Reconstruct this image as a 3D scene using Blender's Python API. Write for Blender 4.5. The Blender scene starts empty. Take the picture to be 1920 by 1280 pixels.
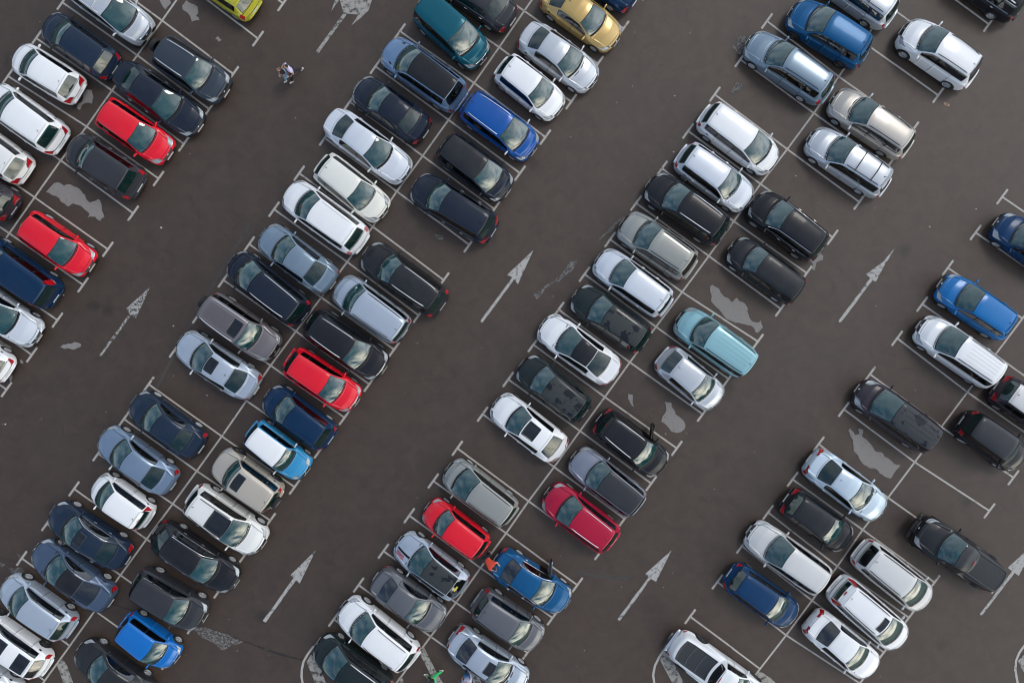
import bpy, math, random
import numpy as np
from mathutils import Vector, Matrix
random.seed(7)
R = math.radians
sc = bpy.context.scene
col = sc.collection

# ------------------------------------------------------------------ camera
F_PX, CAM_H, TILT = 1400.0, 38.84, 0.0291
cam_d = bpy.data.cameras.new('drone_camera')
cam = bpy.data.objects.new('drone_camera', cam_d); col.objects.link(cam)
cam_d.sensor_width = 36.0; cam_d.lens = F_PX / 1920 * 36.0; cam_d.clip_end = 400
cam.location = (0, 0, CAM_H); cam.rotation_euler = (-TILT, 0, 0)
sc.camera = cam
sc.render.filter_size = 1.0
try: sc.cycles.filter_width = 1.0
except Exception: pass
sc.render.resolution_x, sc.render.resolution_y = 1024, 682

def at(px, py, z=0.0):
    """photo pixel -> point of the lot at height z"""
    d = Vector(((px - 960) / F_PX, (640 - py) / F_PX, -1.0))
    d = Matrix.Rotation(-TILT, 3, 'X') @ d
    k = (z - CAM_H) / d.z
    return Vector((d.x * k, d.y * k, z))

# ------------------------------------------------------------------ light
SUN_EL, SUN_AZ = R(54), R(44)          # azimuth: angle from +x, counter-clockwise
sun_dir = Vector((math.cos(SUN_EL) * math.cos(SUN_AZ), math.cos(SUN_EL) * math.sin(SUN_AZ), math.sin(SUN_EL)))
w = bpy.data.worlds.new('World'); sc.world = w; w.use_nodes = True
nt = w.node_tree; nt.nodes.clear()
N = nt.nodes.new; LK = nt.links.new
out = N('ShaderNodeOutputWorld'); bg = N('ShaderNodeBackground'); bg.inputs['Strength'].default_value = 0.145
sky = N('ShaderNodeTexSky'); sky.sky_type = 'NISHITA'; sky.sun_disc = False
sky.sun_elevation = SUN_EL; sky.sun_rotation = math.pi / 2 - SUN_AZ
tc = N('ShaderNodeTexCoord')
mp = N('ShaderNodeMapping'); mp.inputs['Scale'].default_value = (1, 1, 1.6)
n1 = N('ShaderNodeTexNoise'); n1.inputs['Scale'].default_value = 2.6; n1.inputs['Detail'].default_value = 7; n1.inputs['Roughness'].default_value = .58
LK(tc.outputs['Generated'], mp.inputs['Vector']); LK(mp.outputs['Vector'], n1.inputs['Vector'])
# cloud cover grows towards the sun side
dt = N('ShaderNodeVectorMath'); dt.operation = 'DOT_PRODUCT'
flat = Vector((math.cos(SUN_AZ), math.sin(SUN_AZ), 0.0)); dt.inputs[1].default_value = flat
LK(tc.outputs['Generated'], dt.inputs[0])
m1 = N('ShaderNodeMath'); m1.operation = 'MULTIPLY_ADD'; m1.inputs[1].default_value = 0.22; LK(dt.outputs['Value'], m1.inputs[0]); LK(n1.outputs['Fac'], m1.inputs[2])
rp = N('ShaderNodeValToRGB'); rp.color_ramp.elements[0].position = .34; rp.color_ramp.elements[1].position = .66
LK(m1.outputs[0], rp.inputs['Fac'])
gl = N('ShaderNodeVectorMath'); gl.operation = 'DOT_PRODUCT'; gl.inputs[1].default_value = Vector((math.cos(R(34)) * math.cos(R(-6)), math.cos(R(34)) * math.sin(R(-6)), math.sin(R(34))))   # brightest bank of cloud
LK(tc.outputs['Generated'], gl.inputs[0])
br = N('ShaderNodeMapRange'); br.inputs['From Min'].default_value = 0.80; br.inputs['From Max'].default_value = 1.0; br.interpolation_type = 'SMOOTHSTEP'
br.inputs['To Min'].default_value = 0.0; br.inputs['To Max'].default_value = 1.0
LK(gl.outputs['Value'], br.inputs['Value'])
cm = N('ShaderNodeMix'); cm.data_type = 'RGBA'
cm.inputs['A'].default_value = (4.25, 4.8, 5.5, 1); cm.inputs['B'].default_value = (12.0, 12.2, 12.6, 1)
LK(br.outputs['Result'], cm.inputs['Factor'])
# clouds get brighter towards the horizon
sz = N('ShaderNodeSeparateXYZ'); LK(tc.outputs['Generated'], sz.inputs[0])
el = N('ShaderNodeMapRange'); el.inputs['From Min'].default_value = .05; el.inputs['From Max'].default_value = .85; el.inputs['To Min'].default_value = 1.9; el.inputs['To Max'].default_value = .85
LK(sz.outputs['Z'], el.inputs['Value'])
# a low bank of bright cloud beyond the lower right of the lot
g2 = N('ShaderNodeVectorMath'); g2.operation = 'DOT_PRODUCT'; g2.inputs[1].default_value = Vector((math.cos(R(8)) * math.cos(R(-52)), math.cos(R(8)) * math.sin(R(-52)), math.sin(R(8))))
LK(tc.outputs['Generated'], g2.inputs[0])
b2 = N('ShaderNodeMapRange'); b2.inputs['From Min'].default_value = .80; b2.inputs['From Max'].default_value = .985; b2.interpolation_type = 'SMOOTHSTEP'
LK(g2.outputs['Value'], b2.inputs['Value'])
c2_ = N('ShaderNodeMix'); c2_.data_type = 'RGBA'; c2_.inputs['B'].default_value = (24.0, 22.5, 18.5, 1); LK(cm.outputs['Result'], c2_.inputs['A']); LK(b2.outputs['Result'], c2_.inputs['Factor'])
ce = N('ShaderNodeVectorMath'); ce.operation = 'SCALE'; LK(c2_.outputs['Result'], ce.inputs[0]); LK(el.outputs['Result'], ce.inputs['Scale'])
mx = N('ShaderNodeMix'); mx.data_type = 'RGBA'
sk2 = N('ShaderNodeVectorMath'); sk2.operation = 'SCALE'; sk2.inputs['Scale'].default_value = 1.0
LK(sky.outputs['Color'], sk2.inputs[0])
LK(rp.outputs['Color'], mx.inputs['Factor']); LK(sk2.outputs['Vector'], mx.inputs['A']); LK(ce.outputs[0], mx.inputs['B'])
LK(mx.outputs['Result'], bg.inputs['Color']); LK(bg.outputs[0], out.inputs['Surface'])

sd = bpy.data.lights.new('sun', 'SUN'); sun = bpy.data.objects.new('sun', sd); col.objects.link(sun)
sd.energy = 1.0; sd.angle = R(18); sd.color = (1.0, .95, .88)
sun.rotation_euler = sun_dir.to_track_quat('Z', 'Y').to_euler()
vs = sc.view_settings; vs.view_transform = 'Standard'; vs.look = 'None'; vs.exposure = 0.07; vs.gamma = 1

# ------------------------------------------------------------------ materials
def newmat(name):
    m = bpy.data.materials.new(name); m.use_nodes = True
    t = m.node_tree; b = t.nodes['Principled BSDF']
    return m, t, b
def setp(b, base=None, rough=None, metal=None, spec=None, coat=None, crough=None):
    if base is not None: b.inputs['Base Color'].default_value = (*base, 1)
    if rough is not None: b.inputs['Roughness'].default_value = rough
    if metal is not None: b.inputs['Metallic'].default_value = metal
    if spec is not None: b.inputs['Specular IOR Level'].default_value = spec
    if coat is not None: b.inputs['Coat Weight'].default_value = coat
    if crough is not None: b.inputs['Coat Roughness'].default_value = crough
def simple(name, base, rough=.5, metal=0., spec=.5, coat=0.):
    m, t, b = newmat(name); setp(b, base, rough, metal, spec, coat, .05); 
    # faint mottling so that no surface is perfectly flat in tone
    nz = t.nodes.new('ShaderNodeTexNoise'); nz.inputs['Scale'].default_value = 9; nz.inputs['Detail'].default_value = 5
    tc = t.nodes.new('ShaderNodeTexCoord'); t.links.new(tc.outputs['Object'], nz.inputs['Vector'])
    mr = t.nodes.new('ShaderNodeMapRange'); mr.inputs['To Min'].default_value = .88; mr.inputs['To Max'].default_value = 1.12
    t.links.new(nz.outputs['Fac'], mr.inputs['Value'])
    vm = t.nodes.new('ShaderNodeVectorMath'); vm.operation = 'SCALE'; vm.inputs[0].default_value = base
    t.links.new(mr.outputs['Result'], vm.inputs['Scale']); t.links.new(vm.outputs['Vector'], b.inputs['Base Color'])
    return m
def paint(name, base, metal=0., rough=.38, dust=.0, dustcol=(.17, .165, .16), wet=False, coat=.35):
    """car paint: clear coat, fine flake noise, a film of dust; optionally a dried-dust roof with wet dark areas"""
    m, t, b = newmat(name)
    L = t.links.new; n = t.nodes.new
    lum = sum(base) / 3
    if lum < .22: coat *= .5; dust *= .6
    setp(b, base, rough * .8, metal * (.3 if lum < .07 else 1), .22 if lum < .12 else .45, coat, .06)
    tc = n('ShaderNodeTexCoord')
    oi = n('ShaderNodeObjectInfo')
    ad = n('ShaderNodeVectorMath'); ad.operation = 'ADD'
    L(tc.outputs['Object'], ad.inputs[0])
    sc_ = n('ShaderNodeVectorMath'); sc_.operation = 'SCALE'; sc_.inputs['Scale'].default_value = 40.0
    L(oi.outputs['Location'], sc_.inputs[0]); L(sc_.outputs['Vector'], ad.inputs[1])
    big = n('ShaderNodeTexNoise'); big.inputs['Scale'].default_value = 1.3; big.inputs['Detail'].default_value = 6; big.inputs['Roughness'].default_value = .6
    L(ad.outputs['Vector'], big.inputs['Vector'])
    spk = n('ShaderNodeTexNoise'); spk.inputs['Scale'].default_value = 38; spk.inputs['Detail'].default_value = 2
    L(ad.outputs['Vector'], spk.inputs['Vector'])
    r1 = n('ShaderNodeMapRange'); r1.inputs['From Min'].default_value = .35; r1.inputs['From Max'].default_value = .75
    r1.inputs['To Min'].default_value = dust * .35; r1.inputs['To Max'].default_value = dust * 1.3
    L(big.outputs['Fac'], r1.inputs['Value'])
    r2 = n('ShaderNodeMapRange'); r2.inputs['From Min'].default_value = .60; r2.inputs['From Max'].default_value = .78
    r2.inputs['To Min'].default_value = 0; r2.inputs['To Max'].default_value = .10
    L(spk.outputs['Fac'], r2.inputs['Value'])
    su = n('ShaderNodeMath'); su.operation = 'ADD'; L(r1.outputs[0], su.inputs[0]); L(r2.outputs[0], su.inputs[1]); su.use_clamp = True
    mix = n('ShaderNodeMix'); mix.data_type = 'RGBA'; mix.inputs['A'].default_value = (*base, 1); mix.inputs['B'].default_value = (*dustcol, 1)
    L(su.outputs[0], mix.inputs['Factor'])
    last = mix.outputs['Result']
    if wet:
        wn = n('ShaderNodeTexNoise'); wn.inputs['Scale'].default_value = 1.5; wn.inputs['Detail'].default_value = 5; wn.inputs['Roughness'].default_value = .62
        L(ad.outputs['Vector'], wn.inputs['Vector'])
        wr = n('ShaderNodeValToRGB'); wr.color_ramp.elements[0].position = .535; wr.color_ramp.elements[1].position = .56
        L(wn.outputs['Fac'], wr.inputs['Fac'])
        m2 = n('ShaderNodeMix'); m2.data_type = 'RGBA'; m2.inputs['B'].default_value = (.012, .014, .018, 1)
        L(wr.outputs['Color'], m2.inputs['Factor']); L(last, m2.inputs['A']); last = m2.outputs['Result']
        rr = n('ShaderNodeMapRange'); rr.inputs['To Min'].default_value = .55; rr.inputs['To Max'].default_value = .1
        L(wr.outputs['Color'], rr.inputs['Value']); L(rr.outputs[0], b.inputs['Roughness'])
    L(last, b.inputs['Base Color'])
    bp = n('ShaderNodeBump'); bp.inputs['Strength'].default_value = .035; bp.inputs['Distance'].default_value = .02
    L(big.outputs['Fac'], bp.inputs['Height']); L(bp.outputs['Normal'], b.inputs['Normal'])
    L(bp.outputs['Normal'], b.inputs['Coat Normal'])
    return m
def glassmat(name, tint, haze, hazecol=(.35, .40, .40), refl=1.0):
    m = bpy.data.materials.new(name); m.use_nodes = True; t = m.node_tree; t.nodes.clear()
    n = t.nodes.new; L = t.links.new
    o = n('ShaderNodeOutputMaterial')
    tr = n('ShaderNodeBsdfTransparent'); tr.inputs['Color'].default_value = (*tint, 1)
    df = n('ShaderNodeBsdfDiffuse'); df.inputs['Color'].default_value = (*hazecol, 1)
    g = n('ShaderNodeBsdfGlossy'); g.inputs['Roughness'].default_value = .03; g.inputs['Color'].default_value = (refl, refl, refl, 1)
    fr = n('ShaderNodeFresnel'); fr.inputs['IOR'].default_value = 2.05
    m1 = n('ShaderNodeMixShader'); m2 = n('ShaderNodeMixShader')
    tc = n('ShaderNodeTexCoord'); nz = n('ShaderNodeTexNoise'); nz.inputs['Scale'].default_value = 3; nz.inputs['Detail'].default_value = 5
    L(tc.outputs['Object'], nz.inputs['Vector'])
    mr = n('ShaderNodeMapRange'); mr.inputs['To Min'].default_value = haze * .4; mr.inputs['To Max'].default_value = haze * 1.6
    L(nz.outputs['Fac'], mr.inputs['Value']); L(mr.outputs[0], m1.inputs['Fac'])
    L(tr.outputs[0], m1.inputs[1]); L(df.outputs[0], m1.inputs[2])
    L(fr.outputs[0], m2.inputs['Fac']); L(m1.outputs[0], m2.inputs[1]); L(g.outputs[0], m2.inputs[2])
    L(m2.outputs[0], o.inputs['Surface'])
    return m
M = {}
M['tyre'] = simple('tyre_rubber', (.018, .018, .019), .85)
M['rim'] = simple('alloy', (.50, .51, .53), .35, .35)
M['rimdark'] = simple('dark_alloy', (.10, .105, .11), .4, .7)
M['trim'] = simple('black_plastic', (.012, .012, .013), .45)
M['gap'] = simple('panel_gap', (.008, .008, .009), .9)
M['frit'] = simple('black_glass_edge', (.006, .006, .007), .12)
M['chrome'] = simple('chrome', (.75, .76, .78), .18, .95)
M['railw'] = simple('satin_aluminium', (.72, .74, .77), .35, .6)
M['seat'] = simple('dark_upholstery', (.035, .034, .036), .9)
M['seatbeige'] = simple('beige_upholstery', (.30, .22, .15), .9)
M['dash'] = simple('dashboard_plastic', (.03, .033, .035), .75)
M['inside'] = simple('cabin_lining', (.02, .02, .021), .95)
M['red'] = simple('red_lens', (.36, .006, .012), .15, 0, .5, 1)
M['redpale'] = simple('clear_red_lens', (.55, .16, .16), .15, 0, .5, 1)
M['lamp'] = simple('headlamp_lens', (.34, .36, .37), .10, .25, .5, 1)
M['lampdark'] = simple('dark_headlamp_lens', (.16, .18, .20), .1, .3, .5, 1)
M['amber'] = simple('amber_lens', (.55, .20, .02), .2, 0, .5, 1)
M['plate'] = simple('plate', (.48, .48, .45), .5)
M['mirrorgrey'] = simple('pale_plastic_and_glint', (.55, .57, .58), .35)
M['paper'] = simple('paper', (.70, .74, .72), .8)
M['sun'] = simple('sunroof_glass', (.012, .015, .02), .06, 0, .5, 0)
M['glass'] = glassmat('tinted_glass', (.36, .72, .68), .17, (.035, .25, .25))
M['rearglass'] = glassmat('rear_glass', (.26, .46, .42), .12, (.03, .14, .13), .62)
M['glassside'] = glassmat('side_glass', (.30, .36, .36), .01, (.10, .13, .14))
M['glassdark'] = glassmat('privacy_glass', (.08, .10, .11), .02, (.08, .1, .11))
M['tonneau'] = simple('tonneau_vinyl', (.018, .022, .028), .6)
M['tonneaurib'] = simple('tonneau_seam', (.045, .055, .065), .6)

PAL = {  # name: (base, metallic, roughness, dust)
 'white': ((.78, .79, .80), 0, .35, .04), 'pearl': ((.74, .74, .72), .05, .35, .05), 'cream': ((.70, .70, .64), 0, .4, .05),
 'silver': ((.52, .55, .59), .35, .34, .05), 'silverblue': ((.41, .47, .55), .35, .34, .05), 'greyblue': ((.19, .26, .33), .35, .34, .06),
 'steelblue': ((.13, .22, .36), .3, .34, .05), 'slate': ((.030, .042, .060), .2, .34, .05), 'black': ((.010, .011, .015), .0, .3, .05),
 'blackblue': ((.010, .016, .030), .1, .3, .04), 'inky': ((.010, .022, .045), .1, .3, .04), 'darkgreen': ((.010, .018, .020), .1, .3, .05),
 'graphite': ((.028, .030, .037), .2, .36, .08), 'charcoal': ((.014, .016, .020), .15, .36, .10), 'navy': ((.001, .021, .064), .1, .3, .03),
 'royal': ((.0, .072, .31), .1, .3, .02), 'brightblue': ((.002, .135, .46), .05, .32, .02), 'midblue': ((.006, .17, .36), .2, .34, .03),
 'skyblue': ((.03, .26, .50), .1, .34, .03), 'paleblue': ((.25, .47, .52), .2, .34, .05), 'icewhite': ((.60, .64, .70), .15, .34, .04), 'azure': ((.001, .14, .40), .05, .32, .02), 'iceblue': ((.52, .62, .70), .3, .32, .04),
 'bluesilver': ((.17, .24, .34), .3, .34, .05), 'bluegrey': ((.062, .095, .155), .25, .34, .05), 'teal': ((.002, .085, .125), .2, .34, .02), 'red': ((.68, .003, .018), 0, .32, .01), 'crimson': ((.40, .003, .035), .15, .32, .01),
 'gold': ((.50, .34, .12), .3, .36, .04), 'lime': ((.42, .40, .03), .1, .34, .03), 'beige': ((.50, .45, .38), .3, .38, .06),
 'champagne': ((.46, .43, .39), .35, .36, .05), 'greybeige': ((.30, .31, .29), .3, .38, .06), 'mauve': ((.17, .155, .165), .35, .36, .06),
 'lilacgrey': ((.24, .26, .32), .4, .34, .05), 'greywhite': ((.60, .60, .59), .1, .4, .06), 'plum': ((.035, .028, .038), .3, .34, .07),
 'midgrey': ((.13, .135, .15), .35, .36, .06), 'dustygrey': ((.030, .033, .037), .1, .5, .14), 'royaldark': ((.001, .034, .105), .15, .34, .05),
 'denim': ((.004, .085, .22), .2, .34, .04), 'wetblack': ((.030, .036, .037), .0, .6, .05), 'wetgrey': ((.030, .035, .041), .0, .6, .05)}
def PM(k):
    if 'P_' + k not in M:
        b, me, ro, du = PAL[k]
        M['P_' + k] = paint('paint_' + k, b, me, ro, du, wet=k.startswith('wet'))
    return M['P_' + k]

# ------------------------------------------------------------------ mesh helpers
class MB:
    def __init__(s): s.v = []; s.f = []; s.mi = []; s.n = 0
    def add(s, V, Fs, mi=0):
        V = np.asarray(V, float).reshape(-1, 3)
        s.v.append(V)
        for f in Fs: s.f.append(tuple(int(i) + s.n for i in f)); s.mi.append(mi)
        s.n += len(V)
    def box(s, c, d, mi=0, rot=None):
        V = np.array([(x, y, z) for x in (-.5, .5) for y in (-.5, .5) for z in (-.5, .5)]) * d
        if rot is not None: V = V @ np.array(rot).T
        s.add(V + np.array(c), [(0, 1, 3, 2), (4, 6, 7, 5), (0, 4, 5, 1), (2, 3, 7, 6), (0, 2, 6, 4), (1, 5, 7, 3)], mi)
    def rbox(s, c, d, r=.25, mi=0, seg=6):
        """rounded block: superellipsoid"""
        vs = []; fs = []; nu, nv = seg * 2 + 4, seg + 2
        e = r * 2
        def sp(a, p): return math.copysign(abs(a) ** p, a)
        for i in range(nv + 1):
            ph = -math.pi / 2 + math.pi * i / nv
            for j in range(nu):
                th = 2 * math.pi * j / nu
                vs.append((sp(math.cos(ph), e) * sp(math.cos(th), e) * d[0] / 2 + c[0], sp(math.cos(ph), e) * sp(math.sin(th), e) * d[1] / 2 + c[1], sp(math.sin(ph), e) * d[2] / 2 + c[2]))
        for i in range(nv):
            for j in range(nu):
                a = i * nu + j; b = i * nu + (j + 1) % nu
                fs.append((a, b, b + nu, a + nu))
        s.add(vs, fs, mi)
    def tube(s, pts, r, mi=0, seg=6):
        pts = [Vector(p) for p in pts]; vs = []; fs = []
        for i, p in enumerate(pts):
            d = (pts[min(i + 1, len(pts) - 1)] - pts[max(i - 1, 0)]).normalized()
            u = d.orthogonal().normalized() if i == 0 else (u - d * u.dot(d)).normalized()
            v = d.cross(u)
            rr = r[i] if isinstance(r, (list, tuple)) else r
            for k in range(seg):
                a = 2 * math.pi * k / seg
                vs.append(p + u * math.cos(a) * rr + v * math.sin(a) * rr)
        for i in range(len(pts) - 1):
            for k in range(seg):
                a = i * seg + k; b = i * seg + (k + 1) % seg
                fs.append((a, b, b + seg, a + seg))
        fs.append(tuple(range(seg))[::-1]); fs.append(tuple((len(pts) - 1) * seg + k for k in range(seg)))
        s.add([tuple(x) for x in vs], fs, mi)
    def mesh(s, name, mats, smooth=True):
        me = bpy.data.meshes.new(name)
        V = np.concatenate(s.v) if s.v else np.zeros((0, 3))
        me.from_pydata(V.tolist(), [], s.f)
        for m in (mats if isinstance(mats, (list, tuple)) else [mats]): me.materials.append(m)
        me.polygons.foreach_set('material_index', s.mi)
        if smooth: me.polygons.foreach_set('use_smooth', [True] * len(s.f))
        me.update()
        return me
    def build(s, name, mats, parent=None, smooth=True):
        return link(name, s.mesh(name, mats, smooth), parent)
def link(name, data, parent=None):
    o = bpy.data.objects.new(name, data); col.objects.link(o)
    if parent is not None: o.parent = parent
    return o
def tag(o, label=None, cat=None, group=None, kind=None):
    if label: o['label'] = label
    if cat: o['category'] = cat
    if group: o['group'] = group
    if kind: o['kind'] = kind
    return o

# ------------------------------------------------------------------ ground
def asphalt():
    m, t, b = newmat('asphalt'); n = t.nodes.new; L = t.links.new
    tc = n('ShaderNodeTexCoord')
    def noise(s, d, r=.6, dist=0):
        x = n('ShaderNodeTexNoise'); x.inputs['Scale'].default_value = s; x.inputs['Detail'].default_value = d; x.inputs['Roughness'].default_value = r
        x.inputs['Distortion'].default_value = dist; L(tc.outputs['Object'], x.inputs['Vector']); return x
    a = noise(.10, 4); c = noise(1.3, 7, .65, .6); d = noise(22, 3, .8); e = noise(75, 2, .9)
    def ramp(src, p0, c0, p1, c1):
        r = n('ShaderNodeValToRGB'); r.color_ramp.elements[0].position = p0; r.color_ramp.elements[1].position = p1
        r.color_ramp.elements[0].color = (*c0, 1); r.color_ramp.elements[1].color = (*c1, 1); L(src.outputs['Fac'], r.inputs['Fac']); return r
    base = ramp(a, .3, (.0515, .0315, .0215), .7, (.0515, .0358, .0262))
    k1 = ramp(c, .32, (.80, .80, .80), .72, (1.14, 1.14, 1.14))
    k2 = ramp(d, .3, (.70, .70, .70), .72, (1.30, 1.30, 1.30))
    k3 = ramp(e, .66, (1, 1, 1), .80, (1.9, 1.9, 1.9))
    def mul(x, y):
        q = n('ShaderNodeMix'); q.data_type = 'RGBA'; q.blend_type = 'MULTIPLY'; q.inputs['Factor'].default_value = 1
        L(x, q.inputs['A']); L(y, q.inputs['B']); return q.outputs['Result']
    x = mul(mul(mul(base.outputs[0], k1.outputs[0]), k2.outputs[0]), k3.outputs[0])
    # oil drips and old stains
    v = n('ShaderNodeTexVoronoi'); v.inputs['Scale'].default_value = .28; v.feature = 'F1'
    wv = n('ShaderNodeVectorMath'); wv.operation = 'ADD'; cs = n('ShaderNodeVectorMath'); cs.operation = 'SCALE'; cs.inputs['Scale'].default_value = .35
    L(noise(3, 4).outputs['Color'], cs.inputs[0]); L(tc.outputs['Object'], wv.inputs[0]); L(cs.outputs[0], wv.inputs[1]); L(wv.outputs[0], v.inputs['Vector'])
    r = n('ShaderNodeValToRGB'); r.color_ramp.elements[0].position = .03; r.color_ramp.elements[0].color = (.50, .50, .50, 1); r.color_ramp.elements[1].position = .13
    L(v.outputs['Distance'], r.inputs['Fac'])
    x = mul(x, r.outputs[0])
    q1 = ramp(noise(.75, 6, .7, 1.2), .60, (1, 1, 1), .70, (.74, .73, .72)); x = mul(x, q1.outputs[0])
    q2 = ramp(noise(.32, 6, .7, 2.), .62, (1, 1, 1), .74, (1.16, 1.15, 1.13)); x = mul(x, q2.outputs[0])
    L(x, b.inputs['Base Color']); b.inputs['Roughness'].default_value = .56; b.inputs['Specular IOR Level'].default_value = .55
    bp = n('ShaderNodeBump'); bp.inputs['Strength'].default_value = .5; bp.inputs['Distance'].default_value = .01
    L(d.outputs['Fac'], bp.inputs['Height']); L(bp.outputs['Normal'], b.inputs['Normal'])
    return m
def worn(name, colr, keep, scale=5, edge=.06):
    """old road paint: worn through to the asphalt in flakes"""
    m, t, b = newmat(name); n = t.nodes.new; L = t.links.new
    tc = n('ShaderNodeTexCoord'); a = n('ShaderNodeTexNoise'); a.inputs['Scale'].default_value = scale; a.inputs['Detail'].default_value = 9; a.inputs['Roughness'].default_value = .72
    L(tc.outputs['Object'], a.inputs['Vector'])
    c = n('ShaderNodeTexNoise'); c.inputs['Scale'].default_value = 30; c.inputs['Detail'].default_value = 3; L(tc.outputs['Object'], c.inputs['Vector'])
    r = n('ShaderNodeValToRGB'); r.color_ramp.elements[0].position = keep; r.color_ramp.elements[1].position = keep + edge
    L(a.outputs['Fac'], r.inputs['Fac'])
    mr = n('ShaderNodeMapRange'); mr.inputs['To Min'].default_value = .62; mr.inputs['To Max'].default_value = 1.3; L(c.outputs['Fac'], mr.inputs['Value'])
    s = n('ShaderNodeVectorMath'); s.operation = 'SCALE'; s.inputs[0].default_value = colr; L(mr.outputs[0], s.inputs['Scale'])
    mx = n('ShaderNodeMix'); mx.data_type = 'RGBA'; mx.inputs['A'].default_value = (.062, .056, .053, 1); L(s.outputs[0], mx.inputs['B']); L(r.outputs[0], mx.inputs['Factor'])
    L(mx.outputs['Result'], b.inputs['Base Color']); b.inputs['Roughness'].default_value = .75; b.inputs['Specular IOR Level'].default_value = .3
    return m
M['asphalt'] = asphalt()
M['line'] = worn('bay_line_paint', (.43, .405, .375), .345, 5, .09)
M['arrow'] = worn('arrow_paint', (.40, .39, .37), .41, 6, .05)
M['hatch'] = worn('hatching_paint', (.34, .325, .30), .40, 4, .12)
M['patch'] = worn('bare_patch', (.235, .222, .212), .355, 6, .03)
M['arrowold'] = worn('worn_arrow_paint', (.36, .35, .33), .445, 7, .08)
M['smear'] = worn('scuffed_patch', (.20, .19, .18), .46, 9, .12)
M['tar'] = simple('tar', (.022, .020, .020), .6)

g = MB(); g.add([(-150, -150, 0), (150, -150, 0), (150, 150, 0), (-150, 150, 0)], [(0, 1, 2, 3)])
tag(g.build('ground', M['asphalt'], smooth=False), kind='structure')

def quad_strip(mb, P, Q, wd, z=.004):
    d = (Q - P).normalized(); n_ = Vector((-d.y, d.x, 0)) * wd / 2
    V = [P - n_, Q - n_, Q + n_, P + n_]
    mb.add([(v.x, v.y, z) for v in V], [(0, 1, 2, 3)])
def poly(mb, pts, z=.004):
    V = [at(*p) for p in pts]
    A = sum(V[i].x * V[(i + 1) % len(V)].y - V[(i + 1) % len(V)].x * V[i].y for i in range(len(V)))
    if A < 0: V = V[::-1]
    mb.add([(v.x, v.y, z) for v in V], [tuple(range(len(V)))])
def struct(name, mb, m): return tag(mb.build(name, m, smooth=False), kind='structure')

# centre lines (pixel of every bay junction) and bay ends
J = {'A': {-2: (398, -95), -1: (351, -28), 0: (304, 39), 1: (257.5, 104), 2: (210, 170), 3: (162.5, 237.5), 4: (114, 301), 5: (65, 370), 6: (17.5, 437.5), 7: (-29, 505), 8: (-76, 570), 9: (-122, 636), 10: (-168, 702)},
 'B': {-3: (1077, -115), -2: (1030, -47), -1: (983, 21), 0: (936, 89), 1: (889, 156), 2: (841, 225), 3: (792.5, 292.5), 4: (744, 359), 5: (699, 425), 6: (651, 491), 7: (602.5, 557.5), 8: (555, 621), 9: (507.5, 685), 10: (462, 751), 11: (416, 817.5), 12: (369, 882.5), 13: (324, 944), 14: (275, 1010), 15: (226, 1077.5), 16: (178, 1144), 17: (131, 1210), 18: (84, 1275), 19: (37, 1341)},
 'C': {-3: (1712, -58), -2: (1665, 11), -1: (1618, 79), 0: (1572.5, 144), 1: (1526, 212.5), 2: (1476, 280), 3: (1426, 345), 4: (1376, 415), 5: (1329, 480), 6: (1279, 547.5), 7: (1230, 612.5), 8: (1181, 679), 9: (1134, 744), 10: (1087.5, 807.5), 11: (1039, 875), 12: (991, 939), 13: (949, 999), 14: (901, 1064), 15: (855, 1129), 16: (807.5, 1192.5), 17: (760, 1257), 18: (713, 1321)},
 'D': {-4: (2014, 462), -3: (1965, 530), -2: (1917, 597), -1: (1866, 665), 0: (1814, 735), 1: (1765, 800), 2: (1715, 866), 3: (1665, 932.5), 4: (1617.5, 992.5), 5: (1570, 1061), 6: (1522.5, 1125), 7: (1474, 1190), 8: (1425, 1253), 9: (1379, 1316)}}
TL = {'A': {0: (166, -62), 1: (117, 5), 2: (68, 72), 3: (15, 143), 4: (-30, 205), 5: (-78, 272), 6: (-125, 340)},
 'B': {-2: (888, -144), -1: (842, -75), 0: (795, -7), 1: (750, 59), 2: (704, 125), 3: (656, 191), 4: (609, 259), 5: (561, 325), 6: (514, 392.5), 7: (467.5, 457.5), 8: (419, 525), 9: (371, 592), 10: (327.5, 656), 11: (279, 720), 12: (232.5, 785), 13: (184, 850), 14: (139, 916), 15: (88, 981), 16: (41, 1046), 17: (-5, 1112), 18: (-52, 1178)},
 'C': {-2: (1532, -94), -1: (1485, -27), 0: (1438, 40), 1: (1388, 112), 2: (1340, 177.5), 3: (1290, 246), 4: (1241, 316), 5: (1192.5, 381), 6: (1144, 449), 7: (1096, 514), 8: (1047.5, 580), 9: (1000, 646), 10: (953, 711), 11: (905, 776), 12: (857.5, 840), 13: (812.5, 901), 14: (767.5, 966), 15: (719, 1032.5), 16: (672.5, 1096), 17: (626, 1160)},
 'D': {-4: (1879, 369), -3: (1829, 436), -2: (1777, 502), -1: (1729, 570), 0: (1682, 634), 1: (1631, 701), 2: (1582, 767), 3: (1535, 832), 4: (1486, 898), 5: (1440, 960), 6: (1391, 1023), 7: (1345, 1090), 8: (1294, 1155)}}
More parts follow.
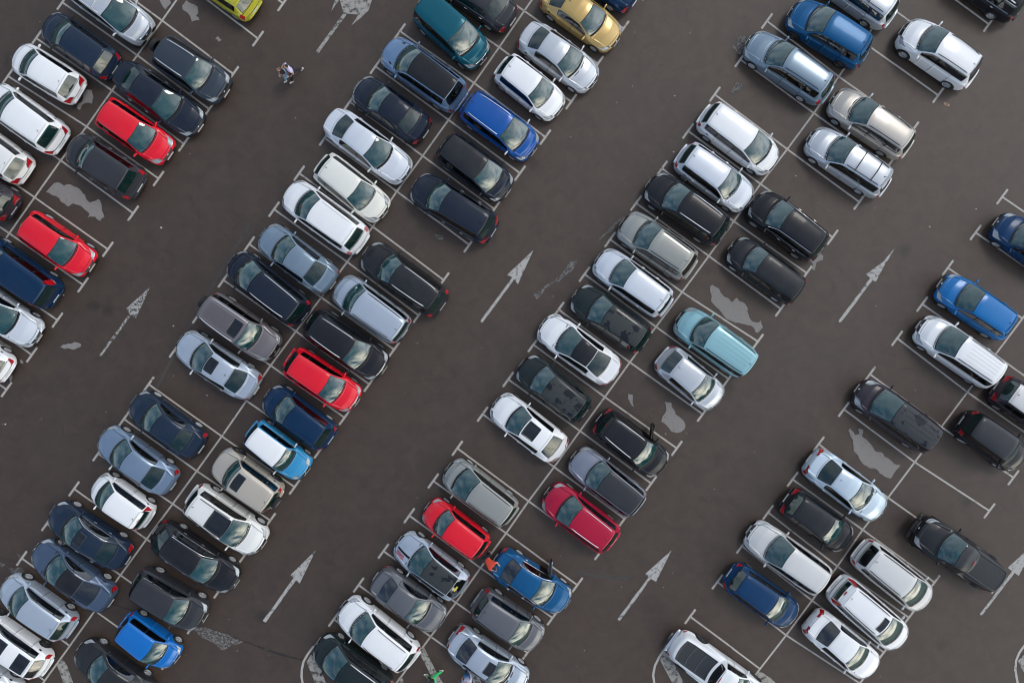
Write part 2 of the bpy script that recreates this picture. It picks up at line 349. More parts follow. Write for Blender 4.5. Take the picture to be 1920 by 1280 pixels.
TR = {'A': {-2: (531, 7), -1: (484, 73), 0: (437.5, 139), 1: (392.5, 205), 2: (345, 270), 3: (297.5, 335), 4: (250, 400), 5: (202.5, 467.5), 6: (156, 534), 7: (108, 600), 8: (60, 665), 9: (12.5, 730), 10: (-34, 797)},
 'B': {-3: (1214, -13), -2: (1169, 54), -1: (1121, 120), 0: (1071, 191), 1: (1022.5, 257.5), 2: (975, 325), 3: (927, 392), 4: (880, 459), 5: (832, 525), 6: (785, 591), 7: (739, 655), 8: (692.5, 720), 9: (646, 782.5), 10: (599, 845), 11: (552.5, 912.5), 12: (507, 975), 13: (459, 1040), 14: (411, 1107), 15: (361, 1174), 16: (313, 1241)},
 'C': {-2: (1856, 48), -1: (1759, 179 - 0), 0: (1712, 243), 1: (1665, 312), 2: (1611, 379), 3: (1561, 445), 4: (1512.5, 512), 5: (1464, 579), 6: (1421, 640), 7: (1366, 710), 8: (1317.5, 776), 9: (1269, 840), 10: (1221, 906), 11: (1171, 972), 12: (1125, 1035), 13: (1082.5, 1096), 14: (1036, 1157.5), 15: (989, 1222.5), 16: (942, 1288)},
 'D': {-1: (2001, 762), 0: (1949, 830), 1: (1900, 895), 2: (1855, 957), 3: (1801, 1029), 4: (1752, 1091), 5: (1704, 1157), 6: (1657, 1222), 7: (1612, 1280)}}
TR['C'][-2] = (1807, 113); TR['C'][-3] = (1854, 46)
mb = MB(); tb = MB()
for rw in 'ABCD':
    ks = sorted(J[rw])
    for a, b in zip(ks, ks[1:]): quad_strip(mb, at(*J[rw][a]), at(*J[rw][b]), .095)
    rdir = (at(*J[rw][ks[0]]) - at(*J[rw][ks[-1]])).normalized()
    for T in (TL[rw], TR[rw]):
        for i, q in T.items():
            P, Q = at(*J[rw][i]), at(*q)
            d_ = (Q - P).normalized()
            k_ = .3 + .7 * random.random()
            mid = P.lerp(Q, k_)
            off = Vector((-d_.y, d_.x, 0)) * random.uniform(-.012, .012)
            quad_strip(mb, P + d_ * .05, mid, .092, .0082); quad_strip(mb, mid + off, Q - d_ * .05, .092, .0078)
            hl = .47
            if rw == 'C' and i == 17 and T is TL['C']: pass
            quad_strip(tb, Q - rdir * hl, Q + rdir * hl, .115, .0122)
struct('bay_lines', mb, M['line']); struct('bay_end_bars', tb, M['line'])

# direction arrows
def T4(ox, oy, pts): return [(ox + x / 4, oy + y / 4) for x, y in pts]
def arrow(tip, left, notch, right, end, wd=.16, extra=None, m='arrow'):
    mb = MB(); poly(mb, [tip, left, notch, right], .004)
    if extra: poly(mb, extra, .0046)
    P, Q = at(*notch), at(*end)
    n_ = 7; prev = P
    for i in range(1, n_ + 1):
        cur = P.lerp(Q, i / n_) + Vector((random.uniform(-.012, .012), random.uniform(-.012, .012), 0))
        quad_strip(mb, prev, cur, wd * random.uniform(.85, 1.1), .0042 + .0004 * (i % 2) + .004)
        prev = cur
    o = struct('arrow_marking', mb, M[m]); return o
arrow((282, 537), (237, 578), (244, 590), (255, 596), (188, 667), .13, m='arrowold')
arrow((1000, 469), (951, 515), (963, 521), (971, 533), (902, 604), .15)
arrow((1665, 484), (1624, 514), (1634, 523), (1642, 529), (1574, 604), .16, extra=[(1677, 466), (1661, 484), (1655, 494), (1664, 489)])
arrow((592, 1031), (545, 1077), (553, 1085), (562, 1093), (495, 1165), .17)
arrow((1259, 1031), (1210, 1075), (1218, 1083), (1230, 1090), (1160, 1162), .16)
arrow((1946, 1012), (1889, 1064), (1900, 1071), (1910, 1079), (1839, 1152), .16)
mb = MB(); quad_strip(mb, at(595, 98), at(648, 25), .17)
poly(mb, [(637, -40), (637, 0), (644, 25), (672, 28), (659, 48), (680, 31), (691, 20), (699, -5), (715, -60)], .0046)
poly(mb, [(621, 22), (629, -2), (640, -30), (636, 0)], .0052)
struct('arrow_marking', mb, M['hatch'])
# islands at the bottom of the lot
def arcs(pts, wd=.12):
    mb = MB(); P = [at(*p) for p in pts]
    n_ = len(P)
    L_, R_ = [], []
    for i in range(n_):
        d = (P[min(i + 1, n_ - 1)] - P[max(i - 1, 0)]).normalized(); q = Vector((-d.y, d.x, 0)) * wd / 2
        L_.append(P[i] + q); R_.append(P[i] - q)
    V = [(v.x, v.y, .006) for v in L_ + R_]
    mb.add(V, [(n_ + i, n_ + i + 1, i + 1, i) for i in range(n_ - 1)])
    return mb
struct('island_line', arcs([(589, 1210), (581, 1220), (575, 1229), (569, 1240), (566, 1254), (565.5, 1268), (568, 1284), (574, 1300), (590, 1318)]), M['line'])
struct('island_line', arcs([(1262, 1186), (1255, 1196), (1247, 1215), (1236, 1231), (1228, 1247), (1224.6, 1264), (1227, 1282), (1236, 1300)]), M['line'])
struct('island_line', arcs([(1930, 1200), (1920, 1210), (1911, 1223), (1905, 1238), (1903.5, 1254), (1908, 1280), (1918, 1300)]), M['line'])
mb = MB()
for q in ([(575, 1240), (583, 1226), (592, 1233), (604, 1258), (618, 1300), (600, 1300)],
          [(785.6, 1222.5), (794, 1210), (807, 1236), (819, 1260), (843, 1300), (825, 1300), (803, 1255)],
          [(872, 1247), (884, 1251), (894, 1262), (915, 1300), (898, 1300), (881, 1265)],
          [(107, 1246), (117, 1234), (126, 1246), (145, 1300), (127, 1300)],
          [(740, 1290), (752, 1266), (764, 1290)],
          [(1237, 1236), (1246, 1219), (1258, 1234), (1269, 1253), (1292, 1300), (1272, 1300)],
          [(1417, 1264), (1425, 1257), (1445, 1270), (1475, 1300), (1440, 1300)],
          [(1908, 1238), (1920, 1226), (1940, 1240), (1950, 1300), (1925, 1270)]): poly(mb, q, .0150)
struct('hatching', mb, M['hatch'])

def jag(pts, it=2, amp=.16):
    """roughen a traced outline"""
    P = [Vector((x, y)) for x, y in pts]
    for k in range(it):
        Q = []
        for a, b in zip(P, P[1:] + P[:1]):
            m_ = (a + b) / 2; d = b - a
            Q += [a, m_ + Vector((-d.y, d.x)) * random.uniform(-amp, amp)]
        P = Q
    return [(p.x, p.y) for p in P]
PATCH = [T4(0, 320, [(345,160),(400,100),(440,90),(480,115),(580,125),(620,170),(650,215),(680,240),(745,215),(765,300),(785,345),(755,380),(715,345),(660,355),(675,320),(630,285),(580,255),(545,245),(515,270),(460,235),(425,190),(385,180)]),
 T4(0, 0, [(655,670),(690,675),(705,730),(690,780),(640,775),(615,790),(600,830),(578,820),(590,780),(620,760),(625,710)]),
 T4(0, 0, [(1370,40),(1400,5),(1480,50),(1490,100),(1470,120),(1500,155),(1440,165),(1410,100),(1370,75)]),
 T4(0, 0, [(1175,-40),(1260,-30),(1285,30),(1245,75),(1210,30)]), T4(0, 0, [(1615,290),(1640,278),(1665,300),(1640,315)]),
 T4(960, 320, [(1485,865),(1505,855),(1560,905),(1600,950),(1650,985),(1680,950),(1740,990),(1775,1080),(1800,1130),(1840,1140),(1870,1120),(1880,1180),(1830,1215),(1790,1160),(1700,1140),(1650,1130),(1580,1080),(1540,1030),(1500,990),(1495,930)]),
 T4(1440, 640, [(600,665),(615,650),(650,705),(680,695),(675,655),(715,665),(705,710),(760,760),(800,820),(850,830),(910,880),(940,915),(995,925),(960,960),(920,1025),(870,1010),(810,955),(740,930),(680,880),(640,820),(640,740)]),
 T4(960, 640, [(1145,450),(1190,455),(1215,510),(1250,560),(1295,610),(1290,660),(1240,685),(1190,670),(1150,620),(1115,600),(1130,560),(1150,530)]),
 T4(960, 640, [(870,390),(905,400),(905,460),(910,490),(885,460),(870,430)]),
 T4(1440, 320, [(310,650),(370,610),(415,640),(410,670),(360,690),(350,745),(325,740),(335,700)]),
 T4(0, 640, [(450,40),(510,15),(610,20),(600,45),(540,60),(480,55)]), T4(0, 640, [(60,225),(85,215),(80,300),(65,260)]),
 T4(0, 640, [(-40,-20),(30,10),(70,30),(92,70),(80,100),(40,70),(-40,40)]), T4(0, 640, [(150,140),(165,132),(180,168),(160,165)])]
SMEAR = [T4(960, 320, [(160,930),(240,870),(350,780),(345,830),(250,880),(185,965)]), T4(960, 320, [(345,835),(400,740),(440,680),(490,670),(470,720),(400,790)]),
 T4(960, 320, [(650,525),(720,440),(790,370),(850,325),(830,360),(740,460)]), T4(960, 0, [(1650,360),(1690,290),(1740,265),(1800,290),(1740,400),(1690,410)]),
 T4(960, 0, [(1640,690),(1680,620),(1725,625),(1720,670),(1670,710)]),
 [(340 + x / 6.4, 1160 + y / 6.4) for x, y in [(150,108),(340,110),(520,170),(740,270),(600,310),(480,365),(400,290),(250,220)]],
 T4(0, 960, [(1180,780),(1300,800),(1420,850),(1560,880),(1540,930),(1400,880),(1280,850)]),
 T4(0, 960, [(70,420),(150,410),(190,440),(180,480),(100,470)]), T4(0, 960, [(130,310),(165,315),(150,345)]), T4(0, 960, [(-20,370),(40,390),(20,410),(-20,410)]),
 T4(480, 320, [(1340,480),(1400,490),(1410,525),(1370,515)]), T4(960, 960, [(1160,960),(1200,920),(1260,910),(1230,960),(1170,1050),(1150,1020)]),
 T4(1440, 960, [(930,1010),(1010,985),(1000,1015),(950,1030)]), T4(480, 960, [(980,1230),(1030,1230),(1050,1290),(960,1300)]),
 T4(480, 960, [(1500,840),(1540,825),(1600,850),(1560,870)])]
for i_, p in enumerate(PATCH): mb = MB(); poly(mb, jag(p), .0180 + i_ * .0001); struct('pale_patch', mb, M['patch'])
for i_, p in enumerate(SMEAR): mb = MB(); poly(mb, jag(p, 2, .12), .0160 + i_ * .0001); struct('scuffed_patch', mb, M['smear'])
mb = MB()
def crack(pts, w0):
    P = [at(*p) for p in pts]
    for a, b in zip(P, P[1:]):
        k = 5
        for i in range(k):
            s = a.lerp(b, i / k) + Vector((random.uniform(-.02, .02), random.uniform(-.02, .02), 0)); e = a.lerp(b, (i + 1) / k)
            quad_strip(mb, s, e, w0 * random.uniform(.4, 1.3), .0190 + .0003 * i)
Z6 = lambda L_: [(340 + x / 6.4, 1160 + y / 6.4) for x, y in L_]
crack(Z6([(130, 130), (350, 165), (700, 250), (920, 325)]), .035); crack(Z6([(920, 325), (985, 350)]), .16); crack(Z6([(1040, 375), (1180, 420), (1310, 455), (1460, 490)]), .11)
crack(T4(0, 960, [(800, 660), (880, 700), (950, 720), (1040, 740)]), .05); crack(T4(0, 960, [(0, 345), (60, 350), (130, 375)]), .03)
struct('tarred_crack', mb, M['tar'])
# faint tyre marks in the aisles
M['skid'] = worn('tyre_rub', (.036, .0265, .020), .54, 3.5, .16)
for i_, (a_, b_, c_) in enumerate([((1080, 1070), (1130, 1086), (1185, 1082)), ((250, 820), (330, 640), (470, 420))]):
    mb = MB(); A_, B_, C_ = at(*a_), at(*b_), at(*c_); prev = A_
    for k in range(1, 25):
        t = k / 24; P_ = A_ * (1 - t) ** 2 + B_ * 2 * t * (1 - t) + C_ * t * t; quad_strip(mb, prev, P_, .16, .0030 + .00001 * k + i_ * .0001); prev = P_
    struct('tyre_mark', mb, M['skid'])
# litter
mb = MB(); c0 = at(1775, 196); mb.box((c0.x, c0.y, .008), (.30, .13, .006), 0, Matrix.Rotation(R(-25), 3, 'Z'))
mb.box((c0.x + .01, c0.y, .0125), (.14, .05, .002), 1, Matrix.Rotation(R(-25), 3, 'Z'))
tag(mb.build('cardboard_scrap', [simple('cardboard', (.34, .22, .14), .8), M['tar']], smooth=False), 'small tan scrap of cardboard lying on the asphalt behind the white hatchback', 'cardboard')
mb = MB()
for i in range(420):
    px, py = random.uniform(-60, 1980), random.uniform(-60, 1340); c0 = at(px, py); s_ = random.choice([.008, .012, .012, .018, .03])
    V = [(c0.x + math.cos(a) * s_ * random.uniform(.5, 1), c0.y + math.sin(a) * s_ * random.uniform(.5, 1), .003) for a in (0, 1.2, 2.4, 3.7, 5)]
    V.append((c0.x, c0.y, .003 + s_ * .6)); mb.add(V, [(0, 1, 5), (1, 2, 5), (2, 3, 5), (3, 4, 5), (4, 0, 5)])
for px, py, s_ in [(302, 427, .07), (637, 460+76, .03), (325, 611, .05), (119, 553, .05), (1248, 813, .04), (1492, 330, .04), (1743, 425, .05), (1830, 392, .04), (388, 741, .04), (10, 795, .06), (1265, 180, .04), (1263, 285, .05)]:
    c0 = at(px, py); V = [(c0.x + math.cos(a) * s_, c0.y + math.sin(a) * s_ * .8, .003) for a in (0, 1.2, 2.4, 3.7, 5)]; V.append((c0.x, c0.y, .02)); mb.add(V, [(0, 1, 5), (1, 2, 5), (2, 3, 5), (3, 4, 5), (4, 0, 5)])
tag(mb.build('grit', simple('pale_grit', (.42, .40, .37), .9), smooth=False), 'scattered pale grit and crumbs on the dark asphalt', 'grit', kind='stuff')
# ------------------------------------------------------------------ cars
# fractions of the length from the nose, heights in metres, ratios of the half width
TYPES = {
 'city':  dict(W=1.66, fc=0.167, fw=0.372, fr=.90, fb=.965, zc=.98, zr=1.52, zn=.74, zt=.93, yr=.74, yfb=.80, doors=1, arch=.335, fa=.175, ra=.835),
 'hatch': dict(W=1.77, fc=0.207, fw=0.397, fr=.88, fb=.955, zc=.96, zr=1.48, zn=.72, zt=.98, yr=.70, yfb=.78, doors=2, arch=.345, fa=.19, ra=.81),
 'sedan': dict(W=1.82, fc=0.237, fw=0.417, fr=.715, fb=.865, zc=.95, zr=1.44, zn=.70, zt=1.02, yr=.67, yfb=.76, doors=2, arch=.345, fa=.185, ra=.79),
 'wagon': dict(W=1.82, fc=0.227, fw=0.402, fr=.905, fb=.965, zc=.95, zr=1.48, zn=.71, zt=.96, yr=.68, yfb=.76, doors=2, arch=.345, fa=.185, ra=.785),
 'suv':   dict(W=1.88, fc=0.212, fw=0.387, fr=.89, fb=.955, zc=1.08, zr=1.68, zn=.86, zt=1.06, yr=.71, yfb=.78, doors=2, arch=.385, fa=.19, ra=.80),
 'mpv':   dict(W=1.82, fc=0.157, fw=0.377, fr=.92, fb=.97, zc=1.02, zr=1.66, zn=.76, zt=.98, yr=.74, yfb=.80, doors=2, arch=.35, fa=.185, ra=.80),
 'van':   dict(W=1.84, fc=0.192, fw=0.372, fr=.955, fb=.985, zc=1.08, zr=1.80, zn=.78, zt=1.02, yr=.80, yfb=.86, doors=2, arch=.35, fa=.185, ra=.80),
 'jeep':  dict(W=1.82, fc=0.237, fw=0.372, fr=.955, fb=.985, zc=1.12, zr=1.80, zn=.92, zt=1.06, yr=.78, yfb=.84, doors=2, arch=.41, fa=.19, ra=.80),
 'pickup':dict(W=1.90, fc=0.227, fw=0.372, fr=.545, fb=.59, zc=1.16, zr=1.80, zn=.98, zt=1.18, yr=.72, yfb=.76, doors=2, arch=.42, fa=.18, ra=.79),
 'canopy':dict(W=1.90, fc=0.237, fw=0.377, fr=.965, fb=.992, zc=1.14, zr=1.82, zn=.98, zt=1.1, yr=.72, yfb=.76, doors=2, arch=.42, fa=.18, ra=.79),
 'coupe': dict(W=1.86, fc=0.242, fw=0.432, fr=.66, fb=.85, zc=.93, zr=1.39, zn=.66, zt=.98, yr=.64, yfb=.74, doors=2, arch=.355, fa=.185, ra=.79),
}
class Shape:
    def __init__(s, L, p):
        s.L, s.p = L, p
        W = p['W'] / 2; s.W = W
        fc, fw, fr, fb = p['fc'], p['fw'], p['fr'], p['fb']; zc, zr, zn, zt = p['zc'], p['zr'], p['zn'], p['zt']
        sed = fb < .90
        s.sed = sed
        zt_k = [(0, .50), (.005, .60), (.018, zn - .06), (.05, zn + .02), (fc * .55, zn + .72 * (zc - zn)), (fc, zc)]
        for q in (.25, .5, .75): zt_k.append((fc + (fw - fc) * q, zc + (zr - .05 - zc) * (q + .10 * math.sin(math.pi * q))))
        zt_k += [(fw, zr - .05), (fw + .06, zr - .012), ((fw + min(fr, .8)) / 2, zr), (fr - .05, zr - (.03 if not sed else .045)), (fr, zr - (.06 if not sed else .085))]
        if sed:
            for q in (.33, .66): zt_k.append((fr + (fb - fr) * q, zr - .085 + (zt - zr + .085) * (q - .05 * math.sin(math.pi * q))))
            zt_k += [(fb, zt), (.965, zt - .015), (.985, zt - .10), (.995, .62), (1, .52)]
        else:
            zt_k += [(fb, zt), (fb + (1 - fb) * .35, zt - .14), (fb + (1 - fb) * .7, .70), (1, .54)]
        s.kz = np.array(zt_k).T
        # crown drop from centre to roof/hood edge
        s.kd = np.array([(0, .02), (.03, .05), (fc, .045), (fw, .060), (fr, .060), (fb, .04), (1, .02)]).T
        yr = p['yr']
        s.ky = np.array([(0, .80), (.06, .80), (fc * .6, .815), (fc, .885), ((fc + fw) / 2, (.885 + yr) / 2 + .015), (fw, yr + .015), (.5, yr + .005), (fr - .04, yr - .04), (fr, yr - .05), (fb, p['yfb']), (1, .78)]).T
        zbF, zbR = zc - .055, (zt - .05 if sed else zt - .0)
        s.kb = np.array([(0, .40), (.01, .50), (.03, zn - .12), (.06, zn - .07), (fc, zbF - .01), (.5, (zbF + zbR) / 2), (min(fr, .86), zbR), (fb, zbR - .02), (1, .44)]).T
        fl = .60 if not p.get('boxy') else .86
        s.kw = np.array([(0, fl), (.006, fl + .12), (.02, .835), (.045, .905), (.09, .960), (.16, .99), (.26, 1.), (.78, 1.), (.88, .985), (.94, .94), (.975, .875), (.992, .775), (1, .68)]).T
        s.kbow = np.array([(0, .26), (.10, .22), (fc, .27), (fw, .20), (.52, .03), (min(fr, .8), -.09 if sed else -.06), (fb, -.20 if sed else -.13), (1, -.19)]).T
        s.kzb = np.array([(0, .27), (.05, .20), (.15, .17), (.85, .18), (.95, .22), (1, .28)]).T
    def _base(s, f, T):
        """f in 0..1 , T in 0..14 (0 left sill, 7 centre line, 14 right sill)"""
        sgn = np.where(T > 7, -1., 1.); t = np.where(T > 7, 14 - T, T)
        t = np.clip(t, 0, 7); f = np.clip(f, 0, 1)
        I = lambda k: np.interp(f, k[0], k[1])
        W = s.W; w_ = I(s.kw) * W; z7 = I(s.kz); z6 = z7 - I(s.kd); y6 = I(s.ky) * w_
        z5 = np.minimum(I(s.kb), z6 - .004); z4 = z5 - .035; z4 = np.maximum(z4, .36)
        z5 = np.maximum(z5, .38); z6 = np.maximum(z6, .40)
        fl = np.clip((z6 - z5) / .2, 0, 1)      # 0 on the hood, 1 beside the cabin
        y5 = (y6 + .06 * w_) * (1 - fl) + .905 * w_ * fl; y5 = np.maximum(y5, y6 + .002)
        y4 = np.maximum(.965 * w_, y5 + .004)
        zb = I(s.kzb)
        Y = [.90 * w_, .965 * w_, .992 * w_, 1.0 * w_, y4, y5, y6]
        Z = [zb, zb + .07, zb + .22, zb + .62 * (z4 - zb), z4, z5, z6]
        y = np.zeros_like(f); z = np.zeros_like(f)
        k = np.minimum(np.floor(t), 6).astype(int); q = t - k
        for i in range(6):
            m = k == i
            y = np.where(m, Y[i] + (Y[i + 1] - Y[i]) * q, y); z = np.where(m, Z[i] + (Z[i + 1] - Z[i]) * q, z)
        m = k == 6
        y = np.where(m, y6 * (1 - q), y); z = np.where(m, z6 + (z7 - z6) * (1 - (1 - q) ** 2.1), z)
        # creases pressed into the bonnet
        hz = np.clip((s.p['fc'] - f) / .03, 0, 1) * np.clip(f / .05, 0, 1); q0 = s.p.get('crease', .34) + .9 * (.12 - f)
        z = np.where(m, z + .016 * hz * np.clip((q - q0) / .09, 0, 1), z)
        y = y * sgn
        x = s.L / 2 - f * s.L - I(s.kbow) * (y / W) ** 2 * (s.L / 4.4)
        return np.stack([x, y, z], -1)
    def S(s, f, T, nrm=None):
        f = np.asarray(f, float); T = np.asarray(T, float); f, T = np.broadcast_arrays(f, T)
        a = 0
        for df in (-.005, .005):
            for dT in (-.22, -.08, .08, .22):
                a = a + s._base(f + df, np.where(np.abs(T + dT - 7) > 7, T, T + dT))
        a = a / 8
        if nrm is None: return a
        return a + s.N(f, T) * nrm
    def N(s, f, T):
        e = .004; g_ = .05
        df = s.S(np.clip(f + e, 0, 1), T) - s.S(np.clip(f - e, 0, 1), T); dT = s.S(f, np.clip(T + g_, 0, 14)) - s.S(f, np.clip(T - g_, 0, 14))
        n = np.cross(df, dT); l = np.linalg.norm(n, axis=-1, keepdims=True); return n / np.maximum(l, 1e-9)
    def patch(s, mb, f0, f1, T0, T1, nf=8, nT=8, off=.004, sq=0., mi=0, frit=None, rim=True, poly_=False):
        """patch of skin lying proud of the body, edges turned down to the body"""
        u = np.linspace(-1, 1, nf + 1); v = np.linspace(-1, 1, nT + 1)
        if frit: u = np.concatenate([[-1, -1 + frit[0]], np.linspace(-1 + frit[0], 1 - frit[0], nf - 1)[1:-1], [1 - frit[0], 1]]); v = np.concatenate([[-1, -1 + frit[1]], np.linspace(-1 + frit[1], 1 - frit[1], nT - 1)[1:-1], [1 - frit[1], 1]])
        nf, nT = len(u) - 1, len(v) - 1
        U, V = np.meshgrid(u, v, indexing='ij')
        U2 = U * np.sqrt(1 - sq * V ** 2 / 2); V2 = V * np.sqrt(1 - sq * U ** 2 / 2)
        if sq: U2 /= math.sqrt(1 - sq * 0); 
        def ev(F_): return F_
        A = (f0, f1, f1, f0) if not isinstance(f0, (tuple, list)) else None
        if A is None:   # corners given: f0=(f,T) a, f1=(f,T) b, T0=(f,T) c, T1=(f,T) d, a-b along u at v=-1, d-c at v=+1
            a_, b_, c_, d_ = map(np.array, (f0, f1, T0, T1)); p = (U2 + 1) / 2; q = (V2 + 1) / 2
            G = lambda i: a_[i] * (1 - p) * (1 - q) + b_[i] * p * (1 - q) + c_[i] * p * q + d_[i] * (1 - p) * q
            ff, TT = G(0), G(1)
        else:
            ff = (f0 + f1) / 2 + (f1 - f0) / 2 * U2; TT = (T0 + T1) / 2 + (T1 - T0) / 2 * V2
        P = s.S(ff, TT, off).reshape(-1, 3)
        if poly_:      # glass is blown to one clean curve
            bu, bv = np.linspace(-1, 1, 17), np.linspace(-1, 1, 17); BU, BV = np.meshgrid(bu, bv, indexing='ij')
            fq = (f0 + f1) / 2 + (f1 - f0) / 2 * BU; tq = (T0 + T1) / 2 + (T1 - T0) / 2 * BV
            Q = s.S(fq, tq, off).reshape(-1, 3)
            bas = lambda a, b: np.stack([a.ravel() ** i * b.ravel() ** j for i in range(4) for j in (0, 1, 2, 3, 4)], 1)
            co = np.linalg.lstsq(bas(BU, BV), Q, rcond=None)[0]
            P2 = bas(U2, V2) @ co; P = P2
        base = len(P); fs = []; mis = []
        for i in range(nf):
            for j in range(nT):
                a = i * (nT + 1) + j
                fs.append((a, a + 1, a + nT + 2, a + nT + 1)[::-1]); mis.append(1 if frit and (i in (0, nf - 1) or j in (0, nT - 1)) else mi)
        if rim:
            ring = [(i, 0) for i in range(nf + 1)] + [(nf, j) for j in range(1, nT + 1)] + [(i, nT) for i in range(nf - 1, -1, -1)] + [(0, j) for j in range(nT - 1, 0, -1)]
            idx = [i * (nT + 1) + j for i, j in ring]
            low = s.S(ff.ravel()[idx], TT.ravel()[idx], -.006)
            P = np.concatenate([P, low]); m_ = len(idx)
            for k in range(m_):
                a, b = idx[k], idx[(k + 1) % m_]; fs.append((a, b, base + (k + 1) % m_, base + k)); mis.append(1 if frit else mi)
        for mval in set(mis):
            pass
        st = mb.n; mb.v.append(P); mb.n += len(P)
        for f_, m2 in zip(fs, mis): mb.f.append(tuple(int(x) + st for x in f_)); mb.mi.append(m2)
    def side(s, x, z, sgn):
        """T of the side skin at station x, height z"""
        f = np.clip((s.L / 2 - x) / s.L, 0, 1)
        for _ in range(2):
            lo = np.zeros_like(f); hi = np.full_like(f, 4.9)
            for _k in range(9):
                mid = (lo + hi) / 2; zz = s.S(f, mid)[..., 2]
                lo = np.where(zz < z, mid, lo); hi = np.where(zz < z, hi, mid)
            T = (lo + hi) / 2
            xx = s.S(f, T)[..., 0]; f = np.clip(f + (xx - x) / s.L, 0, 1)
        return f, (T if sgn > 0 else 14 - T)

_wheel = {}
def wheel_mesh(style):
    if style in _wheel: return _wheel[style]
    r = .33
    t = MB(); prof = [(r * .64, -.11), (r * .64, .085), (r * .80, .105), (r * .95, .10), (r, .07), (r, -.09), (r * .9, -.11)]
    n = 28; V = []; Fs = []
    for (q, y) in prof:
        for k in range(n): a = 2 * math.pi * k / n; V.append((q * math.cos(a), y, q * math.sin(a)))
    m = len(prof)
    for i in range(m):
        for k in range(n): Fs.append((i * n + k, ((i + 1) % m) * n + k, ((i + 1) % m) * n + (k + 1) % n, i * n + (k + 1) % n))
    t.add(V, Fs)
    me_t = t.mesh('tyre', M['tyre'])
    d = MB(); ns = {'five': 5, 'multi': 9, 'steel': 7, 'dark': 5}[style]
    # barrel behind the spokes
    V = []; Fs = []
    for (q, y) in [(.0, -.02), (r * .60, -.02), (r * .645, .088), (r * .60, .094), (r * .57, .06)]:
        for k in range(n): a = 2 * math.pi * k / n; V.append((q * math.cos(a), y, q * math.sin(a)))
    for i in range(4):
        for k in range(n): Fs.append((i * n + k, (i + 1) * n + k, (i + 1) * n + (k + 1) % n, i * n + (k + 1) % n))
    for fi, f_ in enumerate(Fs): pass
    d.add(V, Fs[:n], 1); st = d.n - len(V)
    for f_ in Fs[n:]: d.f.append(tuple(x + st for x in f_)); d.mi.append(0)
    for k in range(ns):
        a = 2 * math.pi * k / ns; w0 = .075 if ns == 5 else .034; w1 = .055 if ns == 5 else .028
        c, s_ = math.cos(a), math.sin(a)
        def pt(q, o, y): return (q * c - o * s_, y, q * s_ + o * c)
        V = [pt(.03, -w0 / 2, .070), pt(.03, w0 / 2, .070), pt(r * .60, w1 / 2, .086), pt(r * .60, -w1 / 2, .086), pt(.03, -w0 / 2, .02), pt(.03, w0 / 2, .02), pt(r * .60, w1 / 2, .05), pt(r * .60, -w1 / 2, .05)]
        d.add(V, [(0, 1, 2, 3), (0, 3, 7, 4), (1, 5, 6, 2)], 0)
    d.rbox((0, .06, 0), (.11, .05, .11), .5, 0, 4)
    me_r = d.mesh('rim', [M['rimdark'] if style == 'dark' else M['rim'], M['trim']])
    _wheel[style] = (me_t, me_r); return _wheel[style]

_shared = {}
def seat_mesh(beige):
    k = 'seat%d' % beige
    if k not in _shared:
        b = MB(); b.rbox((0, 0, .30), (.50, .48, .16), .35); b.rbox((-.27, 0, .58), (.15, .46, .56), .35); b.rbox((-.32, 0, .92), (.09, .25, .17), .45)
        _shared[k] = b.mesh('seat', M['seatbeige'] if beige else M['seat'])
    return _shared[k]

